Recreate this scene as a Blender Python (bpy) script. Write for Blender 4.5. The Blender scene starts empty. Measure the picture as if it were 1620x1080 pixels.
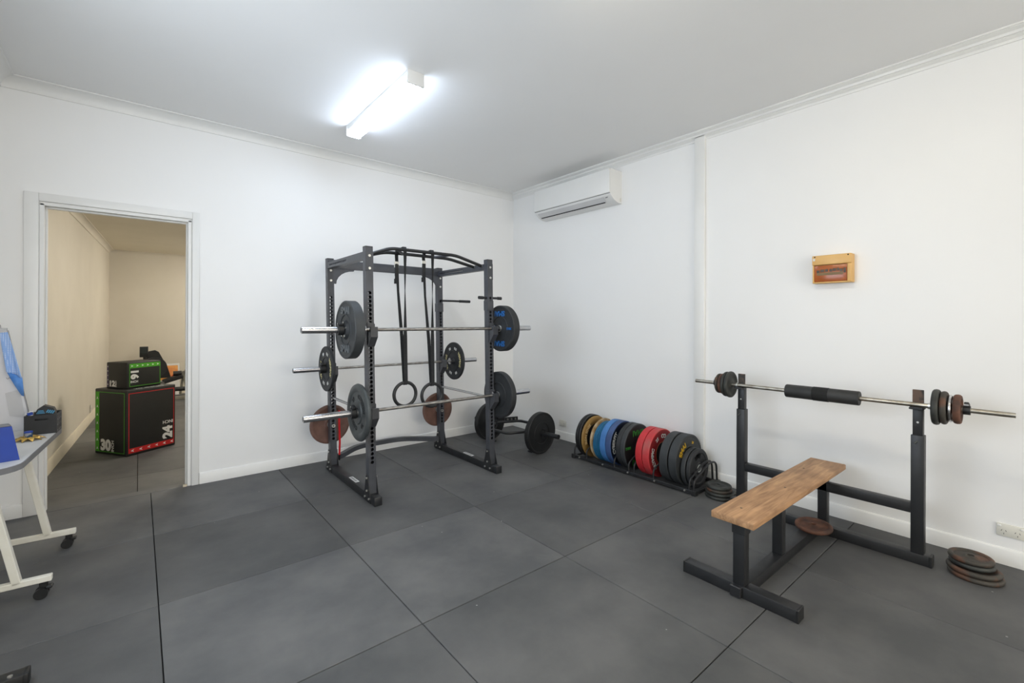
import bpy, bmesh, math, random
from mathutils import Vector, Matrix
random.seed(7)
sc = bpy.context.scene
C = sc.collection
PI = math.pi

# ---------------------------------------------------------------- camera
cam = bpy.data.cameras.new('camera'); co = bpy.data.objects.new('camera', cam); C.objects.link(co)
cam.sensor_width = 36; cam.lens = 36 * 714.6 / 1620
cam.shift_y = -(540 - 507.6) / 1620
cam.clip_start = 0.05
co.matrix_world = (Matrix.Translation((-4.0184, -4.8371, 1.45)) @ Matrix.Rotation(-math.radians(39.595), 4, 'Z')
                   @ Matrix.Rotation(PI / 2, 4, 'X') @ Matrix.Rotation(math.radians(0.224), 4, 'Z'))
sc.camera = co

# ---------------------------------------------------------------- world, exposure
w = bpy.data.worlds.new('world'); sc.world = w; w.use_nodes = True
w.node_tree.nodes['Background'].inputs[0].default_value = (0.6, 0.7, 0.8, 1)
w.node_tree.nodes['Background'].inputs[1].default_value = 0.3
sc.view_settings.view_transform = 'Standard'
sc.view_settings.look = 'None'
sc.view_settings.gamma = 1
sc.view_settings.use_curve_mapping = False
sc.view_settings.exposure = 0.0
LAMP_COOL = ((0.70, 0.82, 1.0), 27.0)      # tube in view
LAMP_WARM = ((1.0, 0.88, 0.67), 32.0)      # tube above the view, and an added unseen one near the front wall
FILL_ADJ = ((1.0, 0.95, 0.84), 112.0)        # added unseen tubes to light the adjoining room

# added soft fill from behind the camera, set at the made-up front window
al = bpy.data.lights.new('front_fill', 'AREA'); al.shape = 'RECTANGLE'; al.size = 4.2; al.size_y = 2.2
al.energy = 135; al.color = (1.0, 0.95, 0.87)
alo = bpy.data.objects.new('front_fill', al); C.objects.link(alo)
alo.location = (-2.4, -9.54, 1.5); alo.rotation_euler = (math.radians(90), 0, 0)

# added fill to even out the right wall, at a made-up side window
al2 = bpy.data.lights.new('side_fill', 'AREA'); al2.shape = 'RECTANGLE'; al2.size = 2.2; al2.size_y = 1.4
al2.energy = 56; al2.color = (0.78, 0.88, 1.0)
al2o = bpy.data.objects.new('side_fill', al2); C.objects.link(al2o)
al2o.location = (-4.73, -3.0, 1.75); al2o.rotation_euler = (math.radians(90), 0, math.radians(-90))

# ---------------------------------------------------------------- materials
def lin(c):
    return tuple((v / 12.92 if v <= 0.04045 else ((v + 0.055) / 1.055) ** 2.4) for v in c)
def rgb(r, g, b): return lin((r / 255, g / 255, b / 255))
MATS = {}
def M(name, c1, c2=None, scale=6.0, rough=0.5, metal=0.0, bump=0.0, bscale=80.0, lo=0.35, hi=0.65, stretch=None, spec=0.5, rrange=0.0, detail=5):
    m = bpy.data.materials.new(name); m.use_nodes = True
    nt = m.node_tree; N = nt.nodes; L = nt.links
    b = N['Principled BSDF']
    b.inputs['Roughness'].default_value = rough
    b.inputs['Metallic'].default_value = metal
    b.inputs['Specular IOR Level'].default_value = spec
    b.inputs['Base Color'].default_value = (*c1, 1)
    tc = N.new('ShaderNodeTexCoord'); src = tc.outputs['Object']
    if stretch:
        mp = N.new('ShaderNodeMapping'); mp.inputs['Scale'].default_value = stretch
        L.new(src, mp.inputs[0]); src = mp.outputs[0]
    if c2 is None:
        c2 = tuple(v * 0.9 for v in c1)
    n = N.new('ShaderNodeTexNoise'); n.inputs['Scale'].default_value = scale; n.inputs['Detail'].default_value = detail
    L.new(src, n.inputs['Vector'])
    r = N.new('ShaderNodeValToRGB')
    r.color_ramp.elements[0].position = lo; r.color_ramp.elements[0].color = (*c1, 1)
    r.color_ramp.elements[1].position = hi; r.color_ramp.elements[1].color = (*c2, 1)
    L.new(n.outputs[0], r.inputs[0]); L.new(r.outputs[0], b.inputs['Base Color'])
    if rrange:
        mr = N.new('ShaderNodeMapRange'); mr.inputs[3].default_value = rough - rrange; mr.inputs[4].default_value = rough + rrange
        L.new(n.outputs[0], mr.inputs[0]); L.new(mr.outputs[0], b.inputs['Roughness'])
    if bump:
        n2 = N.new('ShaderNodeTexNoise'); n2.inputs['Scale'].default_value = bscale; n2.inputs['Detail'].default_value = 3
        L.new(src, n2.inputs['Vector'])
        bp = N.new('ShaderNodeBump'); bp.inputs['Strength'].default_value = bump; bp.inputs['Distance'].default_value = 0.002
        L.new(n2.outputs[0], bp.inputs['Height']); L.new(bp.outputs[0], b.inputs['Normal'])
    MATS[name] = m
    return m
def emit(name, col, strength):
    m = bpy.data.materials.new(name); m.use_nodes = True
    b = m.node_tree.nodes['Principled BSDF']
    b.inputs['Base Color'].default_value = (0.8, 0.8, 0.8, 1)
    b.inputs['Emission Color'].default_value = (*col, 1); b.inputs['Emission Strength'].default_value = strength
    return m
wall_white = M('wall_paint', (0.88, 0.88, 0.87), (0.865, 0.865, 0.855), 1.5, 0.42, bump=0.04, bscale=140)
ceil_white = M('ceiling_paint', (0.88, 0.88, 0.87), (0.865, 0.865, 0.855), 1.2, 0.8)
trim_white = M('trim_gloss', (0.82, 0.82, 0.80), (0.79, 0.79, 0.77), 3, 0.35)
beige = M('warm_light_wall', (0.66, 0.61, 0.52), (0.63, 0.58, 0.49), 2, 0.6)  # the adjoining room's warm, dim light is put into this wall colour
ceil_beige = M('warm_light_ceiling', (0.78, 0.72, 0.60), (0.75, 0.69, 0.57), 2, 0.7)  # ceiling colour carries the same warm, dim light
concrete = M('concrete_slab', (0.02, 0.02, 0.02), (0.012, 0.012, 0.012), 6, 0.9)
black_steel = M('black_powder_coat', rgb(37, 38, 40), rgb(31, 32, 34), 9, 0.42, 0.0, 0.05, 300, rrange=0.06)
grey_steel = M('charcoal_powder_coat', rgb(70, 72, 77), rgb(60, 62, 67), 9, 0.4, 0.0, 0.05, 300)
chrome = M('brushed_chrome', (0.62, 0.62, 0.63), (0.45, 0.45, 0.46), 12, 0.22, 1.0, stretch=(2, 30, 30))
knurl = M('knurled_steel', (0.50, 0.49, 0.47), (0.22, 0.20, 0.18), 30, 0.38, 1.0, 0.5, 500, stretch=(0.6, 4, 4))
oldbar = M('tarnished_steel', (0.52, 0.49, 0.43), (0.28, 0.25, 0.2), 14, 0.36, 1.0, 0.2, 200)
bolt_m = M('zinc_bolt', (0.75, 0.74, 0.7), (0.6, 0.6, 0.57), 30, 0.3, 0.9)
rubber = M('black_rubber', rgb(42, 44, 46), rgb(35, 37, 39), 12, 0.62, 0, 0.15, 250)
rubber_g = M('charcoal_rubber', rgb(55, 58, 60), rgb(46, 49, 51), 10, 0.58, 0, 0.15, 250)
rubber_d = M('deep_black_rubber', rgb(27, 28, 29), rgb(21, 22, 23), 12, 0.5, 0, 0.1, 250)
iron_grey = M('grey_iron', rgb(74, 78, 78), rgb(58, 62, 63), 10, 0.5, 0.25, 0.3, 160)
rust = M('rusty_iron', rgb(112, 74, 56), rgb(70, 50, 42), 14, 0.75, 0.1, 0.5, 140)
rust_d = M('rust_stained_iron', rgb(64, 60, 54), rgb(110, 72, 52), 9, 0.62, 0.2, 0.4, 150, lo=0.5, hi=0.72)
iron_dark = M('pitted_dark_iron', rgb(62, 64, 61), rgb(46, 47, 45), 16, 0.55, 0.3, 0.4, 160)
maroon = M('brown_red_plate', rgb(116, 84, 72), rgb(86, 62, 54), 7, 0.6, 0.1, 0.2, 160)
gold_r = M('mustard_rubber', rgb(150, 118, 62), rgb(128, 98, 50), 10, 0.6, 0, 0.1, 250)
cream_r = M('worn_cream_rubber', rgb(178, 158, 128), rgb(140, 112, 70), 14, 0.65, 0, 0.1, 250)
teal_r = M('teal_rubber', rgb(38, 112, 152), rgb(28, 88, 124), 10, 0.5, 0, 0.1, 250)
blue_r = M('blue_rubber', rgb(72, 128, 190), rgb(58, 108, 168), 8, 0.5, 0, 0.1, 250)
navy_r = M('slate_blue_rubber', rgb(64, 88, 134), rgb(52, 72, 112), 8, 0.55, 0, 0.1, 250)
navy_f = M('navy_rubber', rgb(14, 26, 48), rgb(10, 18, 34), 10, 0.5, 0, 0.1, 250)
red_r = M('red_rubber', rgb(196, 46, 54), rgb(178, 40, 46), 9, 0.5, 0, 0.1, 250)
red_w = M('scuffed_red_rubber', rgb(190, 56, 60), rgb(158, 96, 90), 7, 0.6, 0, 0.15, 200, lo=0.45, hi=0.7)
lett_white = M('white_lettering', (0.75, 0.75, 0.72), None, 5, 0.6)
lett_blue = M('blue_lettering', rgb(36, 104, 176), None, 5, 0.6)
lett_green = M('green_lettering', rgb(54, 150, 50), None, 5, 0.6)
lett_yellow = M('yellow_lettering', rgb(214, 172, 40), None, 5, 0.6)
lett_cream = M('cream_lettering', rgb(225, 215, 160), None, 5, 0.6)
lett_gold = M('tan_lettering', rgb(226, 196, 142), None, 5, 0.6)
lett_grey = M('grey_moulding', rgb(104, 108, 110), rgb(90, 94, 96), 5, 0.6)
lett_dark = M('dark_moulding', rgb(34, 36, 38), None, 5, 0.6)
strap_m = M('black_webbing', rgb(38, 39, 41), rgb(30, 31, 33), 60, 0.8, 0, 0.3, 400)
foam = M('black_foam', rgb(44, 45, 45), rgb(38, 39, 39), 20, 0.6, 0, 0.2, 400)
foam_band = M('black_strap_cloth', rgb(28, 29, 29), rgb(24, 25, 25), 40, 0.9, 0, 0.3, 500)
red_band = M('red_latex', rgb(205, 32, 40), rgb(180, 26, 34), 8, 0.45)
plastic_w = M('white_plastic', (0.80, 0.80, 0.78), (0.78, 0.78, 0.76), 3, 0.3)
plastic_ivory = M('ivory_plastic', rgb(224, 222, 212), rgb(216, 214, 204), 5, 0.35)
dark_hole = M('dark_recess', (0.01, 0.01, 0.01), None, 5, 0.9)
cream_box = M('cream_enamel', rgb(226, 182, 112), rgb(216, 170, 100), 6, 0.4)
amber = M('amber_plastic', rgb(176, 96, 40), rgb(160, 82, 34), 5, 0.2)
breaker = M('breaker_grey', rgb(96, 84, 68), rgb(70, 62, 52), 20, 0.5)
laminate = M('grey_laminate', rgb(208, 208, 206), rgb(200, 200, 198), 5, 0.4)
edge_grey = M('grey_edging', rgb(120, 120, 122), rgb(106, 106, 108), 5, 0.5)
cream_metal = M('cream_painted_steel', rgb(232, 230, 220), rgb(222, 219, 206), 7, 0.4)
blue_pl = M('blue_card', rgb(22, 62, 156), rgb(18, 54, 138), 6, 0.45)
cloth_b = M('blue_cloth', rgb(130, 170, 228), rgb(110, 152, 218), 40, 0.9)
gold = M('gold_foil', rgb(206, 172, 96), rgb(180, 146, 72), 20, 0.3, 0.8)
crate_m = M('black_crate_plastic', rgb(34, 35, 36), rgb(28, 29, 30), 15, 0.5)
card_blk = M('matte_black_vinyl', rgb(24, 25, 24), rgb(20, 21, 20), 6, 0.55, 0, 0.1, 60)
g_green = M('green_print', rgb(70, 160, 30), None, 5, 0.5)
g_red = M('red_print', rgb(190, 22, 26), None, 5, 0.5)
g_white = M('white_print', (0.72, 0.72, 0.70), None, 5, 0.5)
g_purple = M('purple_print', rgb(60, 48, 84), None, 5, 0.5)
poster_o = M('orange_print', rgb(232, 170, 90), rgb(214, 120, 60), 7, 0.5)
poster_r = M('red_figure_print', rgb(190, 70, 40), None, 5, 0.5)
skin_white = M('white_card', (0.75, 0.74, 0.71), None, 5, 0.6)

def mat_rubber():
    m = bpy.data.materials.new('rubber_mat_surface'); m.use_nodes = True
    nt = m.node_tree; N = nt.nodes; L = nt.links; b = N['Principled BSDF']
    g = N.new('ShaderNodeNewGeometry'); oi = N.new('ShaderNodeObjectInfo')
    n = N.new('ShaderNodeTexNoise'); n.inputs['Scale'].default_value = 1.9; n.inputs['Detail'].default_value = 7; n.inputs['Roughness'].default_value = 0.6
    L.new(g.outputs['Position'], n.inputs['Vector'])
    r = N.new('ShaderNodeValToRGB')
    r.color_ramp.elements[0].position = 0.36; r.color_ramp.elements[0].color = (*rgb(74, 75, 76), 1)
    r.color_ramp.elements[1].position = 0.68; r.color_ramp.elements[1].color = (*rgb(98, 98, 97), 1)
    L.new(n.outputs[0], r.inputs[0])
    mr = N.new('ShaderNodeMapRange'); mr.inputs[3].default_value = 0.84; mr.inputs[4].default_value = 1.14
    L.new(oi.outputs['Random'], mr.inputs[0])
    mx = N.new('ShaderNodeMix'); mx.data_type = 'RGBA'; mx.blend_type = 'MULTIPLY'; mx.inputs[0].default_value = 1
    L.new(r.outputs[0], mx.inputs[6]); L.new(mr.outputs[0], mx.inputs[7])
    v = N.new('ShaderNodeTexVoronoi'); v.inputs['Scale'].default_value = 5.5
    L.new(g.outputs['Position'], v.inputs['Vector'])
    lt = N.new('ShaderNodeMath'); lt.operation = 'LESS_THAN'; lt.inputs[1].default_value = 0.024
    L.new(v.outputs['Distance'], lt.inputs[0])
    mx2 = N.new('ShaderNodeMix'); mx2.data_type = 'RGBA'; mx2.inputs[7].default_value = (0.3, 0.3, 0.29, 1)
    L.new(lt.outputs[0], mx2.inputs[0]); L.new(mx.outputs[2], mx2.inputs[6]); L.new(mx2.outputs[2], b.inputs['Base Color'])
    b.inputs['Roughness'].default_value = 0.62
    n2 = N.new('ShaderNodeTexNoise'); n2.inputs['Scale'].default_value = 260
    L.new(g.outputs['Position'], n2.inputs['Vector'])
    bp = N.new('ShaderNodeBump'); bp.inputs['Strength'].default_value = 0.25; bp.inputs['Distance'].default_value = 0.002
    L.new(n2.outputs[0], bp.inputs['Height']); L.new(bp.outputs[0], b.inputs['Normal'])
    return m
mat_floor = mat_rubber()

def mat_wood():
    m = bpy.data.materials.new('worn_pine'); m.use_nodes = True
    nt = m.node_tree; N = nt.nodes; L = nt.links; b = N['Principled BSDF']
    tc = N.new('ShaderNodeTexCoord'); mp = N.new('ShaderNodeMapping'); mp.inputs['Scale'].default_value = (1.3, 14, 14)
    L.new(tc.outputs['Object'], mp.inputs[0])
    n = N.new('ShaderNodeTexNoise'); n.inputs['Scale'].default_value = 2.4; n.inputs['Detail'].default_value = 7; n.inputs['Distortion'].default_value = 1.2
    L.new(mp.outputs[0], n.inputs['Vector'])
    r = N.new('ShaderNodeValToRGB')
    r.color_ramp.elements[0].position = 0.3; r.color_ramp.elements[0].color = (*rgb(142, 106, 74), 1)
    r.color_ramp.elements[1].position = 0.7; r.color_ramp.elements[1].color = (*rgb(196, 154, 112), 1)
    L.new(n.outputs[0], r.inputs[0])
    n3 = N.new('ShaderNodeTexNoise'); n3.inputs['Scale'].default_value = 5; n3.inputs['Detail'].default_value = 3
    L.new(tc.outputs['Object'], n3.inputs['Vector'])
    mx = N.new('ShaderNodeMix'); mx.data_type = 'RGBA'; mx.blend_type = 'MULTIPLY'
    mr = N.new('ShaderNodeMapRange'); mr.inputs[1].default_value = 0.45; mr.inputs[2].default_value = 0.75; mr.inputs[4].default_value = 0.75
    L.new(n3.outputs[0], mr.inputs[0]); L.new(mr.outputs[0], mx.inputs[0])
    L.new(r.outputs[0], mx.inputs[6]); mx.inputs[7].default_value = (0.55, 0.5, 0.48, 1)
    L.new(mx.outputs[2], b.inputs['Base Color'])
    b.inputs['Roughness'].default_value = 0.6
    bp = N.new('ShaderNodeBump'); bp.inputs['Strength'].default_value = 0.25; bp.inputs['Distance'].default_value = 0.003
    L.new(n.outputs[0], bp.inputs['Height']); L.new(bp.outputs[0], b.inputs['Normal'])
    return m
wood = mat_wood()

def mat_dots():
    m = bpy.data.materials.new('blue_waffle_cloth'); m.use_nodes = True
    nt = m.node_tree; N = nt.nodes; L = nt.links; b = N['Principled BSDF']
    tc = N.new('ShaderNodeTexCoord')
    v = N.new('ShaderNodeTexVoronoi'); v.inputs['Scale'].default_value = 95; v.inputs['Randomness'].default_value = 0.0
    L.new(tc.outputs['Object'], v.inputs['Vector'])
    lt = N.new('ShaderNodeMath'); lt.operation = 'LESS_THAN'; lt.inputs[1].default_value = 0.30
    L.new(v.outputs['Distance'], lt.inputs[0])
    mx = N.new('ShaderNodeMix'); mx.data_type = 'RGBA'; mx.inputs[6].default_value = (*rgb(146, 180, 232), 1); mx.inputs[7].default_value = (*rgb(208, 222, 246), 1)
    L.new(lt.outputs[0], mx.inputs[0]); L.new(mx.outputs[2], b.inputs['Base Color'])
    b.inputs['Roughness'].default_value = 0.9
    return m
cloth_dots = mat_dots()

# ---------------------------------------------------------------- geometry helpers
def B(): return bmesh.new()
def box(bm, c, s, bev=0.0, rot=None, seg=1):
    m = Matrix.Translation(c)
    if rot is not None: m = m @ rot.to_4x4()
    r = bmesh.ops.create_cube(bm, size=1.0, matrix=m @ Matrix.Diagonal((*s, 1)))
    if bev:
        vs = set(r['verts']); es = [e for e in bm.edges if e.verts[0] in vs and e.verts[1] in vs]
        bmesh.ops.bevel(bm, geom=es, offset=bev, segments=seg, affect='EDGES', profile=0.5)
    return bm
def boxr(bm, a, b, bev=0.0, seg=1):
    a = Vector(a); b = Vector(b)
    s = [abs(b[i] - a[i]) for i in range(3)]
    return box(bm, (a + b) / 2, s, bev, None, seg)
def beam(bm, a, b, wx, wz, bev=0.0, up=(0, 0, 1)):
    a = Vector(a); b = Vector(b); d = b - a; y = d.normalized(); up = Vector(up)
    x = y.cross(up).normalized(); z = x.cross(y)
    R = Matrix((x, y, z)).transposed()
    return box(bm, (a + b) / 2, (wx, d.length, wz), bev, R)
def frame(d):
    d = Vector(d).normalized(); u = Vector((0, 0, 1)) if abs(d.z) < 0.95 else Vector((1, 0, 0))
    x = d.cross(u).normalized(); y = d.cross(x)
    return x, y
def tube(bm, pts, r, seg=12, cap=True, radii=None):
    pts = [Vector(p) for p in pts]; rings = []
    n = len(pts); px = None
    for i, p in enumerate(pts):
        d = (pts[min(i + 1, n - 1)] - pts[max(i - 1, 0)]).normalized()
        if px is None: x, y = frame(d)
        else:
            x = (px - d * px.dot(d)).normalized(); y = d.cross(x)
        px = x
        rr = radii[i] if radii else r
        rings.append([bm.verts.new(p + (x * math.cos(t) + y * math.sin(t)) * rr) for t in [2 * PI * k / seg for k in range(seg)]])
    for a, b in zip(rings, rings[1:]):
        for k in range(seg): bm.faces.new((a[k], a[(k + 1) % seg], b[(k + 1) % seg], b[k]))
    if cap:
        bm.faces.new(rings[0][::-1]); bm.faces.new(rings[-1])
    return bm
def cyl(bm, a, b, r, seg=20): return tube(bm, [a, b], r, seg)
def arc_pts(pts, rad=0.04, n=5):
    """round the corners of a polyline"""
    pts = [Vector(p) for p in pts]; out = [pts[0]]
    for a, b, c in zip(pts, pts[1:], pts[2:]):
        d1 = (a - b); d2 = (c - b); k = min(rad, d1.length * 0.45, d2.length * 0.45)
        p = b + d1.normalized() * k; q = b + d2.normalized() * k
        for i in range(n + 1):
            t = i / n; out.append(p * (1 - t) ** 2 + b * 2 * t * (1 - t) + q * t * t)
    out.append(pts[-1]); return out
def lathe(bm, prof, seg=48, M4=None, a0=0.0, a1=2 * PI, closed=True):
    """prof: closed loop of (r, z) revolved about local z"""
    full = abs(a1 - a0 - 2 * PI) < 1e-6
    n = seg if full else seg + 1
    rings = []
    for k in range(n):
        t = a0 + (a1 - a0) * k / seg
        ring = []
        for r, z in prof:
            v = Vector((r * math.cos(t), r * math.sin(t), z))
            ring.append(bm.verts.new(M4 @ v if M4 else v))
        rings.append(ring)
    m = len(prof)
    for k in range(seg):
        a = rings[k]; b = rings[(k + 1) % n]
        for i in range(m if closed else m - 1):
            j = (i + 1) % m
            bm.faces.new((a[i], b[i], b[j], a[j]))
    if not full:
        bm.faces.new(rings[0]); bm.faces.new(rings[-1][::-1])
    return bm
def prism(bm, poly, a, b, axes):
    """poly of 2-D points extruded from a to b; axes = (index of u, index of v, index of extrusion)"""
    def P(u, v, w):
        p = [0, 0, 0]; p[axes[0]] = u; p[axes[1]] = v; p[axes[2]] = w; return bm.verts.new(p)
    A = [P(u, v, a) for u, v in poly]; Bv = [P(u, v, b) for u, v in poly]
    n = len(poly)
    bm.faces.new(A); bm.faces.new(Bv[::-1])
    for i in range(n): bm.faces.new((A[i], A[(i + 1) % n], Bv[(i + 1) % n], Bv[i]))
    return bm
def ribbon(bm, pts, width, th, wdir=(1, 0, 0)):
    """flat strap: pts centre line, wdir one vector or a list"""
    pts = [Vector(p) for p in pts]; n = len(pts); rings = []
    for i, p in enumerate(pts):
        d = (pts[min(i + 1, n - 1)] - pts[max(i - 1, 0)]).normalized()
        wv = Vector(wdir[i] if isinstance(wdir, list) else wdir); wv = (wv - d * wv.dot(d)).normalized(); nn = d.cross(wv)
        rings.append([bm.verts.new(p + wv * sx * width / 2 + nn * sy * th / 2) for sx, sy in ((-1, -1), (1, -1), (1, 1), (-1, 1))])
    for a, b in zip(rings, rings[1:]):
        for k in range(4): bm.faces.new((a[k], a[(k + 1) % 4], b[(k + 1) % 4], b[k]))
    bm.faces.new(rings[0][::-1]); bm.faces.new(rings[-1])
    return bm
def obj(name, bm, m, parent=None, smooth=True, angle=35, mp=None):
    if mp:
        for v in bm.verts: v.co = mp(v.co)
    bmesh.ops.recalc_face_normals(bm, faces=bm.faces)
    me = bpy.data.meshes.new(name); bm.to_mesh(me); bm.free()
    me.materials.append(m)
    if smooth:
        me.polygons.foreach_set('use_smooth', [True] * len(me.polygons))
        me.set_sharp_from_angle(angle=math.radians(angle))
    o = bpy.data.objects.new(name, me); C.objects.link(o)
    if parent: o.parent = parent
    return o
def tag(o, label, cat, group=None):
    o['label'] = label; o['category'] = cat
    if group: o['group'] = group
    return o
def thing(name, label, cat, loc=(0, 0, 0), rot=None, group=None):
    o = bpy.data.objects.new(name, None); C.objects.link(o)
    o.empty_display_size = 0.05
    m = Matrix.Translation(loc)
    if rot is not None: m = m @ rot.to_4x4()
    o.matrix_world = m
    return tag(o, label, cat, group)
def struct(name, bm, m, parent=None, **k):
    o = obj(name, bm, m, parent, **k)
    if parent is None: o['kind'] = 'structure'
    return o
FACE_NX = Matrix(((0, 0, -1), (-1, 0, 0), (0, 1, 0)))    # local z -> -X, local y -> up
FACE_NY = Matrix(((1, 0, 0), (0, 0, -1), (0, 1, 0)))     # local z -> -Y, local y -> up
_TX = {}
def tmesh(s, size, bold=0.02, ext=0.0015):
    key = (s, size, bold, ext)
    if key not in _TX:
        cu = bpy.data.curves.new('t', 'FONT'); cu.body = s; cu.size = size; cu.extrude = ext; cu.offset = bold * size
        cu.align_x = 'CENTER'; cu.align_y = 'CENTER'; cu.resolution_u = 3
        o = bpy.data.objects.new('t', cu); C.objects.link(o)
        dg = bpy.context.evaluated_depsgraph_get(); ev = o.evaluated_get(dg); me = ev.to_mesh()
        _TX[key] = ([v.co.copy() for v in me.vertices], [tuple(p.vertices) for p in me.polygons])
        ev.to_mesh_clear(); bpy.data.objects.remove(o); bpy.data.curves.remove(cu)
    return _TX[key]
def text_part(name, s, size, m, parent, mp, bold=0.02, ext=0.0015, label=None):
    vs, fs = tmesh(s, size, bold, ext)
    me = bpy.data.meshes.new(name); me.from_pydata([mp(v) for v in vs], [], fs); me.materials.append(m)
    o = bpy.data.objects.new(name, me); C.objects.link(o); o.parent = parent
    if label: o['label'] = label
    return o
def arc_map(R, deg, z, flip=False, sx=1.0):
    a0 = math.radians(deg)
    def f(v):
        if flip: a = a0 + v.x * sx / R; r = R - v.y
        else: a = a0 - v.x * sx / R; r = R + v.y
        return Vector((r * math.cos(a), r * math.sin(a), z + v.z))
    return f
def flat_map(x, y, z, deg=0, sx=1.0):
    R = Matrix.Rotation(math.radians(deg), 3, 'Z')
    return lambda v: R @ Vector((v.x * sx, v.y, v.z)) + Vector((x, y, z))

# ================================================================ the room
XL, YF, ZC = -4.79, -9.6, 3.2
DX0, DX1, DH = -4.577, -3.672, 2.315
T = 0.115
# floor slab and rubber mats
floor = struct('floor', boxr(B(), (XL, YF, -0.12), (0, T, -0.016)), concrete)
xs = [0, -1.0, -1.985, -2.965, -3.935, XL]
ys = [0, -0.965, -1.93, -2.9, -3.9, -4.9, -5.9, -6.9, -7.9, -8.9, YF]
g = 0.0022
def mat_tile(x0, x1, y0, y1, parent, zt=0.0):
    return obj('rubber_mat', boxr(B(), (x0 + g, y0 + g, zt - 0.015), (x1 - g, y1 - g, zt), 0.0022), mat_floor, parent)
for i in range(5):
    for j in range(10):
        x1, x0 = xs[i], xs[i + 1]; y1, y0 = ys[j], ys[j + 1]
        mat_tile(x0, x1, y0, y1, floor)
mat_tile(DX0, DX1, 0.0, T - 0.004, floor)

# walls
struct('wall_right', boxr(B(), (0, YF, -0.12), (T, T, ZC)), wall_white)
struct('wall_left', boxr(B(), (XL - T, YF, -0.12), (XL, T, ZC)), wall_white)
struct('wall_front', boxr(B(), (XL - T, YF - T, -0.12), (T, YF, ZC)), wall_white)
bm = B(); boxr(bm, (XL, 0, -0.12), (DX0, T, ZC)); boxr(bm, (DX1, 0, -0.12), (0, T, ZC)); boxr(bm, (DX0, 0, DH), (DX1, T, ZC))
struct('wall_back', bm, wall_white)
struct('ceiling', boxr(B(), (XL - T, YF - T, ZC), (T, T, ZC + 0.1)), ceil_white)

# unseen windows added as housings for the two fill lights
win = bpy.data.objects.new('added_window_1', None); C.objects.link(win); win['kind'] = 'structure'
for (a, b) in (((-4.57, 0.33), (-0.23, 0.4)), ((-4.57, 2.6), (-0.23, 2.67)), ((-4.57, 0.4), (-4.5, 2.6)), ((-0.3, 0.4), (-0.23, 2.6)), ((-2.435, 0.4), (-2.365, 2.6))):
    obj('added_window_frame', boxr(B(), (a[0], YF, a[1]), (b[0], YF + 0.03, b[1]), 0.003), trim_white, win)
for (x0, x1) in ((-4.5, -2.435), (-2.365, -0.3)):
    obj('added_pane', boxr(B(), (x0, YF, 0.4), (x1, YF + 0.008, 2.6)), M('frosted_glass', (0.8, 0.82, 0.84), None, 4, 0.3), win)
win2 = bpy.data.objects.new('added_window_2', None); C.objects.link(win2); win2['kind'] = 'structure'
for (a, b) in (((-4.17, 0.98), (-1.83, 1.05)), ((-4.17, 2.45), (-1.83, 2.52)), ((-4.17, 1.05), (-4.1, 2.45)), ((-1.9, 1.05), (-1.83, 2.45)), ((-3.035, 1.05), (-2.965, 2.45))):
    obj('added_window_frame', boxr(B(), (XL, a[0], a[1]), (XL + 0.03, b[0], b[1]), 0.003), trim_white, win2)
for (y0, y1) in ((-4.1, -3.035), (-2.965, -1.9)):
    obj('added_pane', boxr(B(), (XL, y0, 1.05), (XL + 0.008, y1, 2.45)), MATS['frosted_glass'], win2)
# baseboards
def bb_prof(): return [(0, 0), (0.013, 0), (0.013, 0.088), (0.009, 0.096), (0.003, 0.1), (0, 0.1)]
prism_b = lambda bm, a, b: prism(bm, [(-x, z) for x, z in bb_prof()], a, b, (1, 2, 0))
bm = B(); prism_b(bm, XL, -4.668); prism_b(bm, -3.60, -0.013)
struct('baseboard_back', bm, trim_white)
bm = B(); prism(bm, [(-x, z) for x, z in bb_prof()], YF, 0, (0, 2, 1))
struct('baseboard_right', bm, trim_white)
bm = B(); prism(bm, [(XL + x, z) for x, z in bb_prof()], YF, 0, (0, 2, 1))
struct('baseboard_left', bm, trim_white)
# cornices
def cove(p=0.082, lip=0.008):
    pts = [(0, ZC), (0, ZC - p), (lip, ZC - p)]
    for k in range(7):
        t = k / 6 * PI / 2
        pts.append((p - (p - lip) * math.cos(t) * 1.0 - 0.0, ZC - p + 0.006 + (p - 0.014) * math.sin(t)))
    pts += [(p, ZC - 0.008), (p, ZC)]
    return pts
bm = B(); prism(bm, [(-x, z) for x, z in cove()], XL, 0, (1, 2, 0)); struct('trim_1', bm, trim_white, angle=30)
bm = B(); prism(bm, [(XL + x, z) for x, z in cove()], YF, 0, (0, 2, 1)); struct('trim_2', bm, trim_white, angle=30)
rp = [(0, ZC), (0, ZC - 0.075), (0.008, ZC - 0.075), (0.012, ZC - 0.060), (0.022, ZC - 0.050), (0.030, ZC - 0.044), (0.030, ZC - 0.040), (0.040, ZC - 0.040),
      (0.046, ZC - 0.026), (0.062, ZC - 0.018), (0.072, ZC - 0.014), (0.072, ZC - 0.010), (0.082, ZC - 0.010), (0.082, ZC)]
bm = B(); prism(bm, [(-x, z) for x, z in rp], YF, 0, (0, 2, 1)); struct('trim_3', bm, trim_white, angle=20)
bm = B(); boxr(bm, (-0.030, -2.772, 0.0), (0, -2.672, ZC - 0.03), 0.004, 2)
struct('trim_4', bm, trim_white)

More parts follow.
